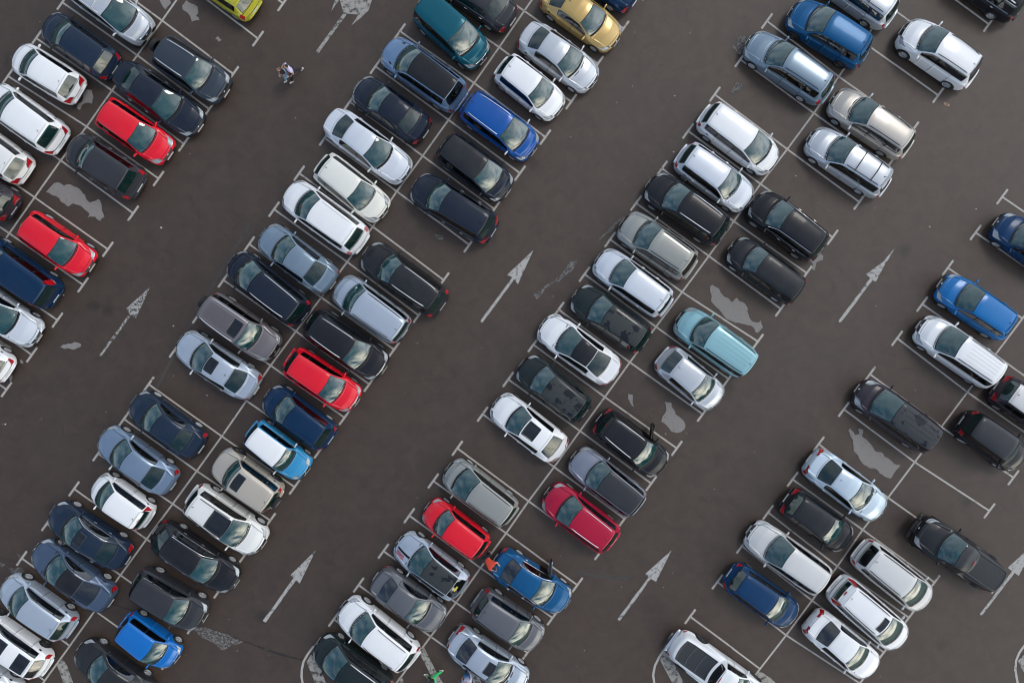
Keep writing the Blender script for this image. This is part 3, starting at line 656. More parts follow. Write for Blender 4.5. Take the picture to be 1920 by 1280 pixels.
def car(kind, Fp, Rp, colour, label, cat='car', name=None, **o):
    p = dict(TYPES[kind]); p.update(o.get('shape', {}))
    zref = .52
    A, B = at(*Fp, zref), at(*Rp, zref)
    d = A - B; L = d.length; yaw = math.atan2(d.y, d.x); c = (A + B) / 2
    s = Shape(L, p); W = s.W
    root = bpy.data.objects.new(name or {'pickup truck': 'pickup_truck'}.get(cat, 'parked_car'), None); col.objects.link(root)
    root.location = (c.x, c.y, 0); root.rotation_euler = (0, 0, yaw); root.empty_display_size = .5
    tag(root, label, cat, 'cars parked in the marked bays')
    P = PM(colour); RP = PM(o['roof']) if 'roof' in o else P
    fc, fw, fr, fb = p['fc'], p['fw'], p['fr'], p['fb']
    rnd = random.Random(hash(label) % 9999 if False else sum(map(ord, label)))
    # --- openings
    g0, g1 = fc + .020, fw + .004
    ws = (g0, g1, 6.10, 7.90)
    rw = (fr + .012, fb - .008, 6.12, 7.88)
    sf0 = fc + .34 * (fw - fc); sfe = fr + .30 * (fb - fr) if s.sed else fr - .012
    if kind in ('pickup',): sfe = fr - .01
    doors = p['doors']
    ra = p['ra']; ar = p['arch']
    dA, dB = (.295, .50) if doors == 2 else (.27, .60)
    dC = ra - ar / L * .72
    if kind == 'pickup': dA, dB, dC = .275, .42, .555
    sides = []
    pl = .007
    if doors == 2:
        sides = [(sf0, dB - pl), (dB + pl, min(dC, sfe))]
        if sfe - dC > .05 and kind != 'pickup': sides.append((dC + .014, sfe))
    else: sides = [(sf0, dB - pl), (dB + pl, sfe)]
    od = o.get('open_door')            # +1 left, -1 right
    # --- body shell
    fk = [0, .002, .006, .012, .02, .03, .045, .06, .08, .1] + list(np.linspace(.12, .90, 46)) + [.92, .94, .955, .965, .975, .984, .991, .996, 1]
    for a, b in sides: fk += [a, b]
    fk += [g0, g1, rw[0], rw[1], fc, fw, fr, fb]
    if od: fk += [dA, dB]
    fk = sorted(set(round(x, 4) for x in fk)); fk = [x for i, x in enumerate(fk) if i == 0 or x - fk[i - 1] > .0006]
    Tk = [0, .5, 1, 1.35, 1.7, 2, 2.3, 2.65, 3, 3.3, 3.65, 4, 4.25, 4.5, 4.75, 5, 5.2, 5.5, 5.8, 6, 6.10, 6.12, 6.25, 6.4, 6.6, 6.8, 7]
    Tk = Tk + [14 - t for t in Tk[-2::-1]]
    FF, TT = np.meshgrid(fk, Tk, indexing='ij'); FF = FF.copy(); TT = TT.copy()
    V = s.S(FF, TT); nF, nTT = len(fk), len(Tk)
    kill = np.zeros((nF - 1, nTT - 1), bool)
    fm = (np.array(fk)[1:] + np.array(fk)[:-1]) / 2; tm = (np.array(Tk)[1:] + np.array(Tk)[:-1]) / 2
    def cut(a, b, t0, t1): kill[np.ix_((fm > a) & (fm < b), (tm > t0) & (tm < t1))] = True
    cut(*ws); cut(*rw)
    for a, b in sides:
        cut(a, b, 5.2, 5.8); cut(a, b, 8.2, 8.8)
    if od: cut(dA, dB, *((1.0, 5.25) if od > 0 else (8.75, 13.0)))
    # wheel arches: snap the skin to the circle
    wh = []
    for fx in (p['fa'], ra):
        cx = s.L / 2 - fx * L
        zc_ = .33 * (ar / .345) * .97
        wh.append((cx, zc_))
        X, Z = V[..., 0], V[..., 2]
        for side_ in (1, -1):
            zone = (TT < 4.6) if side_ > 0 else (TT > 9.4)
            dd = np.hypot(X - cx, Z - zc_); ins = (dd < ar) & zone
            full = ins[:-1, :-1] & ins[1:, :-1] & ins[:-1, 1:] & ins[1:, 1:]
            anyi = ins[:-1, :-1] | ins[1:, :-1] | ins[:-1, 1:] | ins[1:, 1:]
            kill |= full
            mv = np.zeros_like(ins); st = anyi & ~full
            mv[:-1, :-1] |= st; mv[1:, :-1] |= st; mv[:-1, 1:] |= st; mv[1:, 1:] |= st
            mv &= ins
            ii = np.argwhere(mv)
            if len(ii):
                k_ = ar / np.maximum(dd[mv], 1e-6)
                nx = cx + (X[mv] - cx) * k_; nz = zc_ + (Z[mv] - zc_) * k_; low = nz < s.S(FF[mv], TT[mv] * 0 + (0 if side_ > 0 else 14))[..., 2]
                nz2 = np.where(low, Z[mv], nz); nx = np.where(low, cx + np.sign(X[mv] - cx + 1e-9) * np.sqrt(np.maximum(ar ** 2 - (nz2 - zc_) ** 2, 0)), nx)
                ff, t_ = s.side(nx, nz2, side_)
                V[mv] = s.S(ff, t_)
    body = MB(); mats = [P, M['trim'], M['inside'], RP]
    fs = []; mi = []
    Vf = V.reshape(-1, 3)
    roofm = 'roof' in o
    for i in range(nF - 1):
        for j in range(nTT - 1):
            if kill[i, j]: continue
            a = i * nTT + j; fs.append((a, a + nTT, a + nTT + 1, a + 1)[::1])
            t_ = tm[j]; t_ = min(t_, 14 - t_)
            m_ = 0
            if t_ < 1.0 or (o.get('clad') and t_ < 1.9): m_ = 1
            if roofm and t_ > 6.0 and fw - .01 < fm[i] < fr + .004: m_ = 3
            mi.append(m_)
    st = body.n; body.v.append(Vf); body.n += len(Vf)
    # ensure outward winding: (a, a+nTT, a+nTT+1, a+1) = df x dT
    body.f += fs; body.mi += mi
    n0 = len(Vf)
    # end caps
    for i, rev in ((0, True), (nF - 1, False)):
        ring = [i * nTT + j for j in range(nTT)]; body.f.append(tuple(ring[::-1] if not rev else ring)[::1]); body.mi.append(1 if i == 0 else 0)
    # floor pan, inside the sills
    Lw = [(V[i, 0, 0], V[i, 0, 1] - .0, V[i, 0, 2]) for i in range(nF)]; Rw = [(V[i, -1, 0], V[i, -1, 1], V[i, -1, 2]) for i in range(nF)]
    body.add(Lw + Rw, [(i, nF + i, nF + i + 1, i + 1) for i in range(nF - 1)], 2)
    # wheel housings
    for cx, zc_ in wh:
        for sg in (1, -1):
            n = 14; VV = []
            for yy in (W * 1.0 - .03, W - .30):
                for k in range(n + 1):
                    a = math.pi * k / n * 1.16 - math.pi * .08; VV.append((cx + ar * math.cos(a), sg * yy, zc_ + ar * math.sin(a)))
            FFs = [(k, k + 1, n + 2 + k, n + 1 + k) for k in range(n)] + [tuple(range(n + 1, 2 * n + 2))]
            body.add(VV, FFs, 2)
    # cabin floor so that nothing shines through
    xa, xb = s.L / 2 - (fc - .02) * L, s.L / 2 - min(fb, .95) * L
    body.box(((xa + xb) / 2, 0, .42), (xa - xb, W * 1.55, .03), 2)
    if s.sed:
        body.box((s.L / 2 - (fb - .035) * L, 0, (p['zt'] + .42) / 2 - .02), (.04, W * 1.40, p['zt'] - .46), 2)
    body.box((s.L / 2 - (fc - .005) * L, 0, .68), (.03, W * 1.5, .45), 2)
    bo = body.build('body', mats, root)
    # --- seams, lids and doors
    gp = MB()
    hood = MB()
    hT0, hT1 = 6.03, 7.97
    hf0, hf1 = .040, fc - .012
    s.patch(gp, hf0 - .003, hf1 + .003, hT0 - .03, hT1 + .03, 8, 8, .0022, 0, rim=False)
    s.patch(hood, hf0, hf1, hT0, hT1, 14, 14, .0050, .02)
    hood.build('hood', [P], root)
    if o.get('stripe'):
        st_ = MB(); s.patch(st_, hf0 + .004, hf1 - .004, 6.58, 6.74, 10, 3, .009)
        for k in range(8): s.patch(st_, hf0 + .012 + k * .014, hf0 + .021 + k * .014, 6.18, 6.52, 2, 3, .009, 0, 1)
        st_.build('bonnet_stripe', [M['frit'], M['red']], root)
    if not s.sed:
        lid = MB(); a_, b_ = fb + (1 - fb) * .12, .990
    sT = lambda a, sg: a if sg > 0 else 14 - a
    for sg in (1, -1):
        drs = [(dA, dB - .002)] + ([(dB + .002, dC)] if doors == 2 else [])
        for di, (a, b) in enumerate(drs):
            opened = od == sg and di == 0
            dm = MB()
            t0, t1 = sT(1.1, sg), sT(4.93, sg)
            if t0 > t1: t0, t1 = t1, t0
            s.patch(dm, a, b, t0, t1, 8, 10, .0055)
            if not opened:
                g0_, g1_ = sT(1.03, sg), sT(4.97, sg); g0_, g1_ = min(g0_, g1_), max(g0_, g1_)
                s.patch(gp, a - .0022, b + .0022, g0_, g1_, 8, 10, .0024, rim=False)
            hnd = MB(); hp = s.S(b - .022, sT(4.05, sg), .02)
            hm = MB(); hm.rbox(tuple(hp), (.17, .03, .028), .3)
            if opened:
                wn = MB(); ss = sides[0]; q0, q1 = sorted((sT(5.12, sg), sT(5.9, sg))); s.patch(wn, ss[0] - .004, ss[1] + .004, q0, q1, 8, 5, .006, .1, 0, (.06, .12))
                inner = MB(); s.patch(inner, a + .01, b - .01, t0 + .1, t1 - .1, 6, 8, -.07, rim=False)
                hx = s.S(a, sT(3, sg)); ang = R(58) * sg * -1
                for m_ in (dm, wn, inner, hm):
                    for k in range(len(m_.v)):
                        q = np.array(m_.v[k], float) - np.array([hx[0], hx[1], 0]); cc, ss_ = math.cos(ang), math.sin(ang)
                        x_ = q[:, 0] * cc - q[:, 1] * ss_; y_ = q[:, 0] * ss_ + q[:, 1] * cc
                        m_.v[k] = np.stack([x_ + hx[0], y_ + hx[1], q[:, 2]], 1)
            do = dm.build('door', [P], root)
            if opened:
                wn.build('door_window', [M['glassside'], M['frit']], do); inner.build('door_lining', [M['trim']], do)
            hm.build('door_handle', [M['chrome'] if o.get('chrome') else (M['trim'] if o.get('clad') else P)], do)
            if opened: o['_mirror_skip'] = 0
    # fuel flap
    ff_ = s.side(np.array(s.L / 2 - (ra + .0) * L), np.array(.80), -1)
    s.patch(gp, float(ff_[0]) + .012, float(ff_[0]) + .047, 14 - 4.2, 14 - 3.7, 3, 3, .0024, .3, rim=False)
    # --- lid
    lid = MB()
    if s.sed and kind != 'pickup':
        a_, b_ = fb + .012, .972
        s.patch(gp, a_ - .003, b_ + .003, 6.05, 7.95, 6, 8, .0022, rim=False); s.patch(lid, a_, b_, 6.08, 7.92, 8, 12, .005); lid.build('boot_lid', [P], root)
    elif kind != 'pickup':
        a_, b_ = fb + .004, .988
        s.patch(gp, a_ - .003, b_ + .003, 5.7, 8.3, 6, 8, .0022, rim=False); s.patch(lid, a_, b_, 5.76, 8.24, 8, 12, .005); lid.build('tailgate', [P], root)
    # pillars between side windows
    for sg in (1, -1):
        for k in range(len(sides) - 1):
            q0, q1 = sorted((sT(5.1, sg), sT(5.86, sg))); s.patch(gp, sides[k][1] - .004, sides[k + 1][0] + .004, q0, q1, 2, 5, .0035, rim=False)
    # cowl panel below the windscreen
    s.patch(gp, fc - .006, g0 + .004, 6.12, 7.88, 3, 10, .003, rim=False)
    if o.get('split'): s.patch(gp, o['split'], o['split'] + .006, 5.6, 8.4, 1, 12, .0035, rim=False)
    if kind not in ('jeep', 'pickup', 'canopy') :
        pass
    rbm = MB()
    for k in range(o.get('ribs', 0)):
        n_ = o['ribs']; T_ = 6.42 + (1.16) * k / max(1, n_ - 1)
        s.patch(gp if o.get('groove') else rbm, o.get('split', fw + .08) + .02, fr - .07, T_ - .012, T_ + .012, 12, 1, .0035 if o.get('groove') else .011, rim=not o.get('groove'))
    s.patch(gp, fr - .022 if not s.sed else fr - .004, fr - .0195 if not s.sed else fr - .002, 6.1, 7.9, 1, 10, .0025, rim=False)
    if rbm.n: rbm.build('roof_ribs', [RP], root)
    gp.build('panel_gaps', [M['gap']], root)
    # --- glass
    G, GS = M['glass'], (M['glassdark'] if o.get('privacy') else M['glassside'])
    gm = MB(); s.patch(gm, g0 - .012, g1 + .008, 6.035, 7.965, 18, 18, .008, .06, 0, (.075, .04), poly_=True); wsc = gm.build('windscreen', [G, M['frit']], root)
    # wipers
    wp = MB()
    for (ta, tb_) in ((6.30, 7.05), (7.0, 7.72)):
        a3 = s.S(g0 - .002, ta, .022); b3 = s.S(g0 + .022, tb_, .016); m3 = s.S(g0 + .006, (ta + tb_) / 2, .022)
        wp.tube([a3, m3, b3], .009, 0, 5)
    wp.build('wipers', [M['trim']], wsc)
    gm = MB(); s.patch(gm, rw[0] - .007, rw[1] + .006, 6.045, 7.955, 14, 16, .008, .09, 0, (.07, .045), poly_=True); rwo = gm.build('rear_window', [M['glassdark'] if o.get('privacy') else M['rearglass'], M['frit']], root)
    if not s.sed and kind not in ('pickup',):
        a3 = s.S(fb - .004, 7.0, .02); b3 = s.S(fr + .02, 6.7, .016); wp = MB(); wp.tube([a3, b3], .009, 0, 5); wp.build('wiper', [M['trim']], rwo)
    for sg in (1, -1):
        for k, (a, b) in enumerate(sides):
            if od == sg and k == 0: continue
            gm = MB(); q0, q1 = sorted((sT(5.12, sg), sT(5.88, sg))); s.patch(gm, a - .005, b + .005, q0, q1, 8, 5, .005, .12, 0, (.05, .10))
            gm.build('side_window', [GS if k else M['glassside'], M['frit']], root)
        if o.get('chrome'):
            cm_ = MB()
            q0, q1 = sorted((sT(5.03, sg), sT(5.10, sg))); s.patch(cm_, sf0, sfe, q0, q1, 20, 1, .009)
            if o['chrome'] == 2:
                q0, q1 = sorted((sT(5.9, sg), sT(5.96, sg))); s.patch(cm_, sf0, sfe, q0, q1, 20, 1, .009)
            cm_.build('window_trim', [M['chrome']], root)
    # --- lamps
    hl = o.get('hl', 'm'); lm = M['lampdark'] if o.get('darklamp') else M['lamp']
    for sg in (1, -1):
        h = MB()
        if hl == 'm': qd = ((.014, 6.30), (.030, 4.2), (.105, 4.75), (.045, 6.30))
        elif hl == 's': qd = ((.012, 6.34), (.026, 4.5), (.085, 4.6), (.030, 6.34))
        elif hl == 'l': qd = ((.014, 6.36), (.034, 4.4), (.135, 5.3), (.060, 6.34))
        elif hl == 'r': qd = ((.022, 6.42), (.038, 5.3), (.095, 5.3), (.075, 6.40))
        qd = [(f_, sT(T_, sg)) for f_, T_ in qd]
        if sg < 0: qd = [qd[3], qd[2], qd[1], qd[0]]; 
        s.patch(h, qd[0], qd[1], qd[2], qd[3], 6, 6, .008, .35 if hl == 'r' else .12)
        h.build('headlight', [lm], root)
        t = MB(); tl = o.get('tl', 'c')
        if tl == 'c': qd = ((.955, 4.0), (.990, 4.0), (.990, 6.25), (.966, 5.6))
        elif tl == 'v': qd = ((.955, 3.4), (.986, 3.4), (.978, 5.9), (.945, 5.3))
        elif tl == 'w': qd = ((.950, 4.1), (.988, 4.1), (.986, 6.52), (.966, 6.3))
        elif tl == 'p': qd = ((.905, 5.0), (.975, 4.6), (.972, 5.9), (.910, 6.06))
        elif tl == 's': qd = ((.968, 3.9), (.990, 3.9), (.990, 5.2), (.975, 5.0))
        qd = [(f_, sT(T_, sg)) for f_, T_ in qd]
        if sg < 0: qd = [qd[3], qd[2], qd[1], qd[0]]
        s.patch(t, qd[0], qd[1], qd[2], qd[3], 5, 5, .008, .15)
        t.build('taillight', [M['redpale'] if o.get('paletail') else M['red']], root)
    g_ = MB(); s.patch(g_, .004, .021, 6.30, 7.70, 4, 8, .007, .2); s.patch(g_, .012, .018, 6.9, 7.1, 2, 2, .014, .4, 1)
    if o.get('grille') == 'chrome':
        s.patch(g_, .021, .028, 6.34, 7.66, 2, 8, .010, .1, 1)
    g_.build('grille', [M['trim'], M['chrome']], root)
    pl_ = MB()
    nf_ = s.S(.002, 7.0); pl_.box((nf_[0] + .012, 0, .46), (.015, .50, .11), 0); pl_.build('number_plate', [M['plate']], root, smooth=False)
    pl_ = MB(); rf_ = s.S(.996, 7.0); pl_.box((rf_[0] - .012, 0, .55), (.02, .50, .11), 0, Matrix.Rotation(R(20), 3, 'Y')); pl_.build('number_plate', [M['plate']], root, smooth=False)
    if kind in ('hatch', 'suv', 'mpv', 'wagon', 'jeep', 'van', 'city') and o.get('bumper', 1):
        bm_ = MB(); xr = -s.L / 2; bm_.rbox((xr + .03, 0, .50), (.16, W * 1.30, .10), .35, 0, 8); bm_.build('rear_bumper', [M['trim'] if o.get('clad') else P], root)
    # --- mirrors
    for sg in (1, -1):
        mm = MB(); q = s.S(fc + .045, sT(5.0, sg)); mm.rbox((q[0] - .01, sg * (W + .085), q[2] + .05), (.085, .20, .125), .33, 0, 6)
        mm.rbox((q[0] + .0, sg * (W - .03), q[2] + .015), (.07, .16, .05), .4, 0, 4)
        mo = mm.build('wing_mirror', [M['mirrorgrey'] if o.get('mirror') == 'w' else (M['trim'] if o.get('mirror') == 'k' else P), M['trim']], root)
        if od == sg: pass
    # --- wheels
    style = o.get('rim', rnd.choice(['five', 'multi', 'five', 'steel']))
    mt, mr = wheel_mesh(style); k_ = ar / .345 * .94
    for i, (cx, zc_) in enumerate(wh):
        for sg in (1, -1):
            q = link('wheel', mt, root); q.location = (cx, sg * (W - .115 * k_), .33 * k_); q.scale = (k_, k_, k_)
            if sg < 0: q.rotation_euler = (0, 0, math.pi)
            if i == 0 and o.get('steer'): q.rotation_euler.z += R(o['steer'])
            r_ = link('rim', mr, q); r_.rotation_euler = (0, rnd.uniform(0, 6), 0)
    # --- cabin
    beige = bool(o.get('beige'))
    sm = seat_mesh(beige); zs_ = p['zr'] - 1.44 + .14 + (.06 if kind in ('suv', 'jeep', 'pickup', 'canopy', 'van') else 0)
    xs = s.L / 2 - (fw + .085) * L
    for sg in (1, -1):
        q = link('seat', sm, root); q.location = (xs, sg * W * .42, zs_)
    if kind != 'pickup':
        b = MB(); xs2 = xs - .88; b.rbox((xs2, 0, zs_ + .30), (.48, W * 1.40, .16), .3); b.rbox((xs2 - .27, 0, zs_ + .55), (.15, W * 1.38, .50), .3)
        for yy in (-.45, .0, .45): b.rbox((xs2 - .31, yy * W, zs_ + .84), (.08, .22, .12), .4, 0, 4)
        b.build('rear_bench', [M['seatbeige'] if beige else M['seat']], root)
    b = MB(); xd = s.L / 2 - (fc + .055) * L; b.rbox((xd, 0, p['zc'] - .10), (.46, W * 1.52, .18), .3, 0, 8); b.rbox((xd - .2, W * .42, p['zc'] - .04), (.16, .34, .14), .4)
    b.build('dashboard', [M['dash']], root)
    b = MB(); q = s.S(g1 - .018, 7.0, -.07); b.rbox(tuple(q), (.05, .24, .06), .35); b.build('rear_view_mirror', [M['mirrorgrey']], root)  # pale colour stands in for the bright reflection off the mirror
    if o.get('paper'):
        b = MB(); q = s.S(g0 + .028, sT(6.45, o['paper']), -.045); b.box(tuple(q), (.15, .22, .004), 0, Matrix.Rotation(R(-12), 3, 'Y')); b.build('paper_slip', [M['paper']], root)
    if not s.sed and kind not in ('pickup',):
        b = MB(); x1 = xs - 1.26; x2 = s.L / 2 - (fb - .02) * L
        if x1 - x2 > .15: b.box(((x1 + x2) / 2, 0, p['zt'] - .10), (x1 - x2, W * 1.5, .02)); b.build('parcel_shelf', [M['inside']], root)
    # --- roof equipment
    rc = {'c': M['railw'], 'k': M['trim'], 'w': P, 'b': P}
    if o.get('rails'):
        for sg in (1, -1):
            b = MB(); fa_, fz_ = fw + .05, fr - .05
            T_ = sT(6.13, sg)
            pts = [s.S(f_, T_, h_) for f_, h_ in zip(np.linspace(fa_, fz_, 9), [.0, .038, .048, .05, .05, .05, .048, .038, 0])]
            b.tube(pts, .020, 0, 6)
            b.build('roof_rail', [rc[o['rails']]], root)
    for f_ in o.get('bars', ()):
        b = MB(); a3 = s.S(f_, 6.08, .06); b3 = s.S(f_, 7.92, .06); m3 = s.S(f_, 7., .055)
        b.tube([s.S(f_, 6.04, 0), a3, m3, b3, s.S(f_, 7.96, 0)], .022, 0, 6); b.build('roof_bar', [M['trim'] if o.get('barcol') == 'k' else M['railw']], root)
    for (a, b_, t_) in o.get('sun', ()):
        b = MB(); s.patch(b, a, b_, 7 - t_, 7 + t_, 6, 8, .0055, .05); b.build('sunroof', [M['sun']], root)
    ant = o.get('ant', rnd.choice(['rod', 'fin', 'rod', None]))
    fa_ = fr - .045
    if ant == 'rod': b = MB(); q = s.S(fa_, 7.0); b.rbox(tuple(q + np.array([0, 0, .012])), (.07, .045, .03), .4, 0, 4); b.tube([q + np.array([0, 0, .02]), q + np.array([-.14, 0, .17])], .006, 0, 5); b.build('aerial', [M['trim']], root)
    if ant == 'fin': b = MB(); q = s.S(fa_, 7.0); b.rbox(tuple(q + np.array([0, 0, .025])), (.16, .035, .06), .45, 0, 4); b.build('aerial', [RP], root)
    if o.get('spare'):
        q = link('spare_wheel', wheel_mesh('dark')[0], root); q.location = (-s.L / 2 - .07, 0, .92); q.rotation_euler = (0, 0, R(90)); q.scale = (1, 1.05, 1)
        b = MB(); b.rbox((-s.L / 2 - .15, 0, .92), (.07, .50, .50), .5, 0, 8); b.build('spare_wheel_cover', [M['trim'] if o['spare'] == 1 else P], root)
    if o.get('tonneau'):
        b = MB(); s.patch(b, .615, .955, 6.16, 7.84, 14, 14, .03, .03)
        if o['tonneau'] == 1:
            for f_ in (.73, .84): s.patch(b, f_, f_ + .012, 6.18, 7.82, 1, 12, .042, 0, 1)
        else:
            for k in range(9): s.patch(b, .63, .945, 6.27 + k * .18, 6.29 + k * .18, 10, 1, .040, 0, 1)
        b.build('bed_cover', [M['tonneau'] if o['tonneau'] == 1 else PM('dustygrey'), M['tonneaurib'] if o['tonneau'] == 1 else M['gap']], root)
        b = MB(); b.rbox((-s.L / 2 - .06, 0, .55), (.20, W * 1.5, .12), .3); b.build('rear_bumper', [M['chrome']], root)
        b = MB(); q = s.S(fr - .006, 7.0, .012); b.rbox(tuple(q), (.05, .30, .03), .35); b.build('brake_light', [M['red']], root)
    if o.get('bullbar'):
        b = MB(); xf = s.L / 2; b.tube([(xf - .02, -.62, .60), (xf + .12, -.55, .72), (xf + .12, .55, .72), (xf - .02, .62, .60)], .035); b.tube([(xf + .05, -.36, .5), (xf + .16, -.34, .95), (xf + .16, .34, .95), (xf + .05, .36, .5)], .035)
        b.rbox((xf + .05, 0, .50), (.2, W * 1.6, .14), .3); b.build('bull_bar', [M['trim']], root)
    if o.get('scoop'):
        b = MB(); q = s.S(.15, 7.0, .02); b.rbox(tuple(q), (.22, .42, .07), .35); b.build('bonnet_scoop', [P], root)
    if o.get('vents'):
        b = MB()
        for sg in (1, -1): s.patch(b, fc - .028, fc - .019, 7 + sg * .12 if sg > 0 else 7 - .52, 7 + .52 if sg > 0 else 7 - .12, 1, 6, .009)
        b.build('bonnet_vents', [M['trim']], root)
    if o.get('grilles'):   # two small vents in the bonnet corners
        b = MB()
        for sg in (1, -1): q0, q1 = sorted((sT(6.14, sg), sT(6.28, sg))); s.patch(b, fc - .075, fc - .045, q0, q1, 3, 3, .009, .3)
        b.build('bonnet_vents', [M['trim']], root)
    if o.get('spoiler'):
        b = MB(); s.patch(b, fr - .012, fr + .022, 6.12, 7.88, 3, 12, .028, .03); b.build('roof_spoiler', [M['trim'] if o['spoiler'] == 'k' else RP], root)
        if o['spoiler'] != 'k' or True:
            b = MB(); s.patch(b, fr + .012, fr + .019, 6.82, 7.18, 1, 4, .034); b.build('brake_light', [M['red']], root)
    if o.get('sticker'):
        b = MB(); s.patch(b, rw[0] + .024, rw[0] + .048, 6.75, 7.25, 2, 4, .014); b.build('window_sticker', [simple('yellow_sticker', (.62, .50, .04), .5)], rwo)
    return root
# ------------------------------------------------------------------ the cars, nose pixel then tail pixel
K2 = lambda **k: k
# far left block, left of its centre line
car('mpv', (280, 68), (138, -35), 'silver', 'silver people carrier with two roof bars at the top left edge of the photo', rails='c', bars=(.52, .74), hl='s', grille='chrome')
car('hatch', (86, 40), (217, 132), 'inky', 'very dark navy hatchback between the silver carrier with roof bars and a white crossover', ant=None, mirror='k', roof='inky')
car('hatch', (29, 100), (151, 176), 'white', 'white crossover with red corner lamps, its tail beside a small bare patch', ant='rod', tl='w')
car('suv', (-16, 175), (118, 271), 'white', 'large white off-roader with green tinted rear glass, cut by the left edge', ant='rod')
car('hatch', (-75, 236), (53, 328), 'pearl', 'white hatchback with only its tail in view, below the large white off-roader', tl='w')
car('hatch', (-95, 308), (28, 396), 'plum', 'dark plum hatchback with only its red-lamped tail showing at the left edge', tl='w')
# far left block, right side
car('hatch', (353, -70), (480, 20), 'lime', 'yellow-green hatchback, only its tail showing at the top edge', tl='v')
car('suv', (425, 175), (300, 92), 'slate', 'dark slate off-roader with silver roof rails and a spare wheel on its tail', rails='c', spare=1, ant=None)
car('sedan', (376, 240), (224, 132), 'blackblue', 'long black saloon between the slate off-roader and the bright red hatchback', chrome=1, ant=None)
car('hatch', (319, 292), (192, 204), 'red', 'bright red hatchback just below the long black saloon, clear headlamps', hl='l', ant=None, rim='multi')
car('suv', (134, 270), (264, 353), 'graphite', 'dark grey off-roader with chrome bumper, facing up-left next to the bright red hatchback', chrome=1, tl='v', grille='chrome', mirror='k')
car('hatch', (172, 502), (47, 414), 'red', 'red hatchback standing alone below the large bare patch on the left, black tinted rear', hl='m', rim='multi', privacy=1)
car('van', (-36, 458), (107, 560), 'navy', 'dark blue boxy off-roader with tall red rear lamps, at the left edge', tl='p', rim='five', ribs=3)
car('sedan', (73, 635), (-75, 532), 'icewhite', 'pale silver saloon cut by the left edge, paper on its dashboard', paper=1, ant=None)
car('hatch', (-120, 603), (18, 700), 'white', 'white car below the pale silver saloon, just its rear end in view', tl='c')
# second block, left side
car('sedan', (822, -55), (962, 42), 'graphite', 'dark grey saloon at the top edge, tail towards the second centre line', chrome=1)
car('van', (907, 115), (790, 12), 'teal', 'deep teal people carrier parked askew, nose towards the second centre line', ant=None, grille='chrome', shape=dict(W=1.86, fc=.17))
car('suv', (722, 88), (866, 192), 'steelblue', 'blue-grey off-roader with a black roof and two bonnet vents', roof='black', privacy=1, grilles=1, tl='s', ant='rod')
car('sedan', (668, 160), (799, 252), 'blackblue', 'compact black saloon below the blue-grey off-roader with black roof', chrome=0, grille='chrome', ant=None)
car('sedan', (765, 330), (616, 220), 'icewhite', 'large bright silver saloon facing down-right, above the cream hatchback', chrome=0, ant=None, mirror='w')
car('hatch', (722, 402), (600, 305), 'cream', 'cream white hatchback with amber headlamps, below the large silver saloon', hl='l', ant='rod')
car('suv', (538, 355), (681, 459), 'white', 'white off-roader with ribbed roof and white roof rails, chrome tailgate bar', rails='w', ribs=5, tl='v', paletail=1, ant=None)
car('sedan', (492, 435), (625, 535), 'greyblue', 'blue-grey saloon between the ribbed-roof white off-roader and the black people carrier', ant=None, tl='s')
car('mpv', (434, 485), (572, 594), 'blackblue', 'black people carrier with long silver roof rails, facing up-left below the blue-grey saloon', rails='c', tl='v', ant=None, hl='s')
car('jeep', (520, 660), (390, 568), 'mauve', 'mauve-grey boxy off-roader with ribbed roof, dark sunroof and spare wheel', spare=1, ribs=10, groove=1, rails='c', sun=((.42, .55, .62),), ant=None, clad=1)
car('sedan', (336, 636), (482, 732), 'silverblue', 'silver-blue saloon with dark sunroof beside the boxy spare-wheel off-roader', sun=((.435, .55, .64),), ant='rod', mirror='w')
car('sedan', (250, 748), (378, 842), 'inky', 'dark navy saloon with an empty bay above it and a steel blue saloon below', ant='rod', tl='v')
car('sedan', (191, 813), (326, 911), 'bluesilver', 'steel blue saloon between the dark navy saloon and the small white hatchback', ant=None, tl='v', shape=dict(zn=.72), mirror='w')
car('city', (179, 902), (281, 974), 'white', 'small white hatchback with black rear glass, wedged between blue-grey and navy saloons', tl='p', spoiler='w', ant='rod', rim='multi')
car('sedan', (97, 955), (241, 1050), 'inky', 'dark navy saloon with a closed dark sunroof, below the small white hatchback', chrome=2, sun=((.44, .54, .60),), ant=None, rim='multi')
car('coupe', (66, 1025), (209, 1130), 'bluegrey', 'grey-blue saloon with a glossy black roof and black rear glass', roof='black', ant=None, rim='multi', tl='v', privacy=1)
car('hatch', (7, 1090), (136, 1181), 'silverblue', 'rounded silver hatchback near the bottom left corner', ant='rod', rim='five', tl='v')
car('hatch', (-50, 1155), (90, 1252), 'white', 'white hatchback with two black glass roof panels at the bottom left', sun=((.43, .55, .85), (.70, .85, .80)), ant=None, rim='dark', tl='v', privacy=1)
car('sedan', (-100, 1213), (36, 1310), 'silver', 'silver car showing only one rear wheel in the bottom left corner', rim='five')
